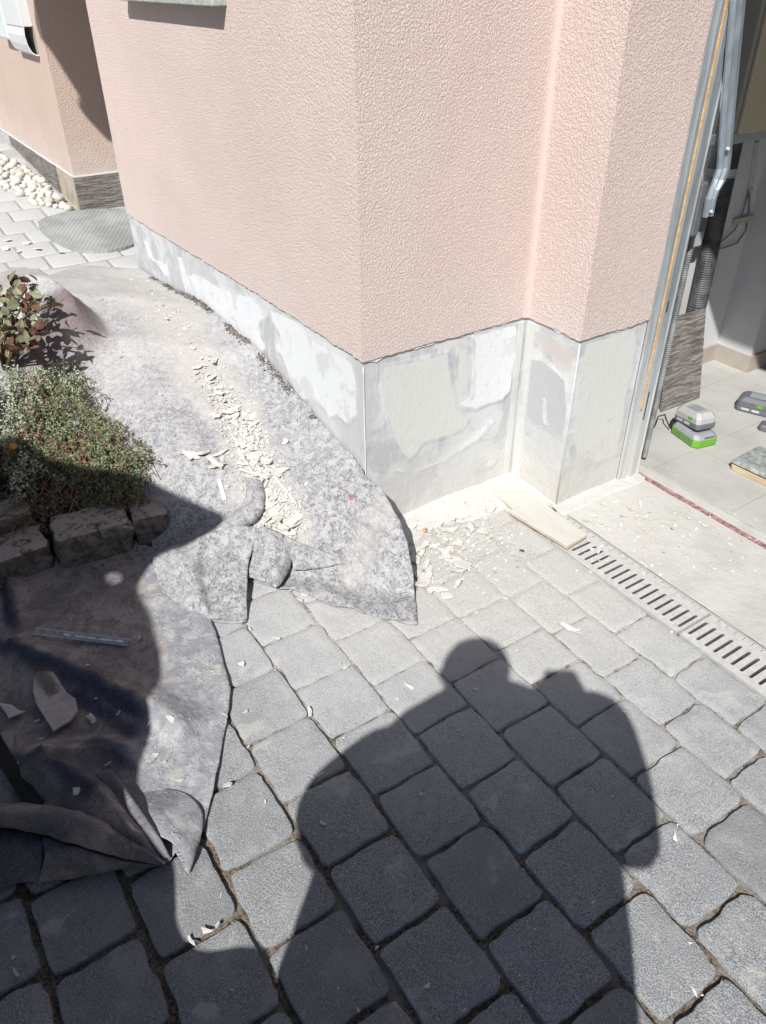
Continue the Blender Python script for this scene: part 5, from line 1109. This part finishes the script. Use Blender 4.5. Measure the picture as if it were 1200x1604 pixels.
# the person taking the picture
per = empty('person', (0.05, -.28, 0), 'person in a dark jacket behind the camera holding up a phone', 'person')
def skin_obj(name, nodes, edges, mat, parent, lv=2):
    me = bpy.data.meshes.new(name); off = V(per.location); me.from_pydata([V(p)-off for p, r_ in nodes], edges, []); o = bpy.data.objects.new(name, me); COL.objects.link(o); o.parent = parent
    o.modifiers.new('skin', 'SKIN'); sv = me.skin_vertices[0].data if me.skin_vertices else None
    if sv is None: me.skin_vertices.new() if hasattr(me.skin_vertices, 'new') else None
    sv = me.skin_vertices[0].data
    for i, (p, r_) in enumerate(nodes): sv[i].radius = (r_, r_) if not isinstance(r_, tuple) else r_
    sv[0].use_root = True; s_ = o.modifiers.new('sub', 'SUBSURF'); s_.levels = lv; s_.render_levels = lv; me.materials.append(mat); return o
def build_person():
    B = .15
    pel = ul(-.06, B+.02, .93); che = ul(-.09, B, 1.27); nk = ul(-.15, B-.01, 1.42); hd0 = ul(-.17, B-.02, 1.50); hd1 = ul(-.18, B-.02, 1.60)
    shl = ul(-.25, B-.01, 1.29); ell = ul(-.44, B-.06, .96); wrl = ul(-.01, .06, 1.43); shr = ul(.08, B-.01, 1.32); elr = ul(.25, B-.08, 1.11); wrr = ul(.095, .06, 1.475)
    hl = [ul(-.16, B, .90), ul(-.22, B, .50), ul(-.24, B+.02, .08)]; hr = [ul(.05, B, .90), ul(.12, B, .50), ul(.14, B+.02, .08)]
    nodes = [(pel, .15), (che, .16), (nk, .055), (hd0, .066), (hd1, .050), (shl, .06), (ell, .045), (wrl, .027), (shr, .06), (elr, .045), (wrr, .027), (hl[0], .09), (hl[1], .058), (hl[2], .04), (hr[0], .09), (hr[1], .058), (hr[2], .04)]
    F = (-LL*-1); fw = V((-.839, .544, 0)); nodes += [(hl[2]+fw*.12-V((0, 0, .04)), .035), (hr[2]+fw*.12-V((0, 0, .04)), .035)]
    edges = [(0, 1), (1, 2), (2, 3), (3, 4), (1, 5), (5, 6), (6, 7), (1, 8), (8, 9), (9, 10), (0, 11), (11, 12), (12, 13), (0, 14), (14, 15), (15, 16), (13, 17), (16, 18)]
    rt = AR
    for wi, wr, sgn in ((7, wrl, 1), (10, wrr, -1)):
        palm = wr+V((0, 0, .045))+rt*(.014*sgn); pi = len(nodes); nodes.append((palm, (.050, .040))); edges.append((wi, pi))
        for k in range(4):
            b0 = palm+V((0, 0, .012+.013*k)); k1 = len(nodes); L = (.030, .036, .034, .026)[k]
            nodes += [(b0+rt*(.012*sgn)-AF*.012, .0085), (b0+rt*((.012+L*.5)*sgn)-AF*.004, .008), (b0+rt*((.012+L)*sgn)+AF*.0, .007)]; edges += [(pi, k1), (k1, k1+1), (k1+1, k1+2)]
        k1 = len(nodes); nodes += [(palm+V((0, 0, -.008))-AF*.022+rt*.008*sgn, .0095), (palm+V((0, 0, .018))-AF*.030+rt*.02*sgn, .008)]; edges += [(pi, k1), (k1, k1+1)]
    body = skin_obj('body', nodes, edges, M['skin'], per)
    m = MB(); secs = []
    for h_, cu, ru, rb in ((.60, -.045, .325, .18), (.62, -.045, .33, .185), (.80, -.055, .325, .19), (1.0, -.07, .315, .19), (1.18, -.085, .30, .18), (1.30, -.10, .26, .16), (1.38, -.10, .22, .13), (1.44, -.075, .19, .11), (1.49, -.09, .13, .085)):
        bb = lerp(h_, [1.0, 1.18, 1.30, 1.44, 1.49], [B, .13, .105, .075, .07]); rb = min(rb, lerp(h_, [1.0, 1.3, 1.49], [.2, .125, .07])); c = ul(cu, bb, h_-.06 if h_ > 1.3 else h_-.05); secs.append([c+UL*(ru*math.cos(q)*(1+.03*noise.noise(V((h_*6, q, 0)))))+LL*(rb*math.sin(q)) for q in [2*math.pi*k/28 for k in range(28)]])
    loft(m, secs); m.build('coat', M['jacket'], per, True)
    for nd in ([(shl, .12), (ell, .10), (wrl, .095)], [(shr, .12), (elr, .095), (wrr, .118)]): skin_obj('sleeve', nd[:2]+[((nd[1][0]+nd[2][0])/2, .11)]+nd[2:], [(0, 1), (1, 2), (2, 3)], M['jacket'], per)
    tn = [(pel-V((0, 0, .04)), .18), (hl[0]-V((0, 0, .08)), .12), (hl[1], .09), (hl[2], .07), (hr[0]-V((0, 0, .08)), .12), (hr[1], .09), (hr[2], .07)]
    skin_obj('trousers', tn, [(0, 1), (1, 2), (2, 3), (0, 4), (4, 5), (5, 6)], M['trouser'], per)
    # face, hair, shoes
    hc = (hd0+hd1)/2+V((0, 0, .01)); m = MB(); m.tube([hc+fw*.085+V((0, 0, .02)), hc+fw*.112-V((0, 0, .012)), hc+fw*.09-V((0, 0, .02))], [.008, .012, .008], 7); m.build('nose', M['skin'], per, True)
    for s_ in (-1, 1):
        bm = bmesh.new(); bmesh.ops.create_icosphere(bm, subdivisions=2, radius=.012); me = bpy.data.meshes.new('eye'); bmesh.ops.translate(bm, vec=hc+fw*.082+AR*.03*s_+V((0, 0, .02))-V(per.location), verts=bm.verts); bm.to_mesh(me); bm.free(); me.materials.append(M['box']); o = bpy.data.objects.new('eye', me); COL.objects.link(o); o.parent = per
        m = MB(); m.tube([hc+AR*.070*s_+V((0, 0, .02)), hc+AR*.082*s_, hc+AR*.072*s_-V((0, 0, .03))], [.008, .012, .006], 6); m.build('ear', M['skin'], per, True)
    m = MB(); m.tube([hc+fw*.09+AR*-.02-V((0, 0, .05)), hc+fw*.094-V((0, 0, .052)), hc+fw*.09+AR*.02-V((0, 0, .05))], [.003, .005, .003], 6); m.build('mouth', simple('lips', (.4, .18, .15), .6, .3), per, True)
    bm = bmesh.new(); bmesh.ops.create_uvsphere(bm, u_segments=20, v_segments=14, radius=.090); me = bpy.data.meshes.new('hair')
    for v in bm.verts:
        v.co = v.co-fw*.020
        v.co += hc+V((0, 0, .030))-V(per.location)
    bm.to_mesh(me); bm.free(); me.materials.append(M['hair']); o = bpy.data.objects.new('hair', me); COL.objects.link(o); o.parent = per
    for k in (hl, hr):
        c = k[2]; m = MB(); m.tube([V((c.x, c.y, .045))-fw*.06, V((c.x, c.y, .05)), V((c.x, c.y, .042))+fw*.10, V((c.x, c.y, .035))+fw*.17], [.04, .05, .045, .03], 10); m.build('shoe', M['bplas'], per, True)
build_person()
ph = MB(); c = V((0, 0, 1.5))-AF*.03+AR*.03
def bx8(m, c, x, y, z, hx, hy, hz):
    vs = [c+x*(hx*i)+y*(hy*j)+z*(hz*k) for k in (-1, 1) for (i, j) in ((-1, -1), (1, -1), (1, 1), (-1, 1))]; m.add(vs, [(3, 2, 1, 0), (4, 5, 6, 7), (0, 1, 5, 4), (1, 2, 6, 5), (2, 3, 7, 6), (3, 0, 4, 7)])
bx8(ph, c-AU*.062, AR, AU, -AF, .036, .060, .004); tag(ph.build('phone', M['bplas'], bevel=.003), 'black phone held up in both hands behind the viewpoint', 'phone')
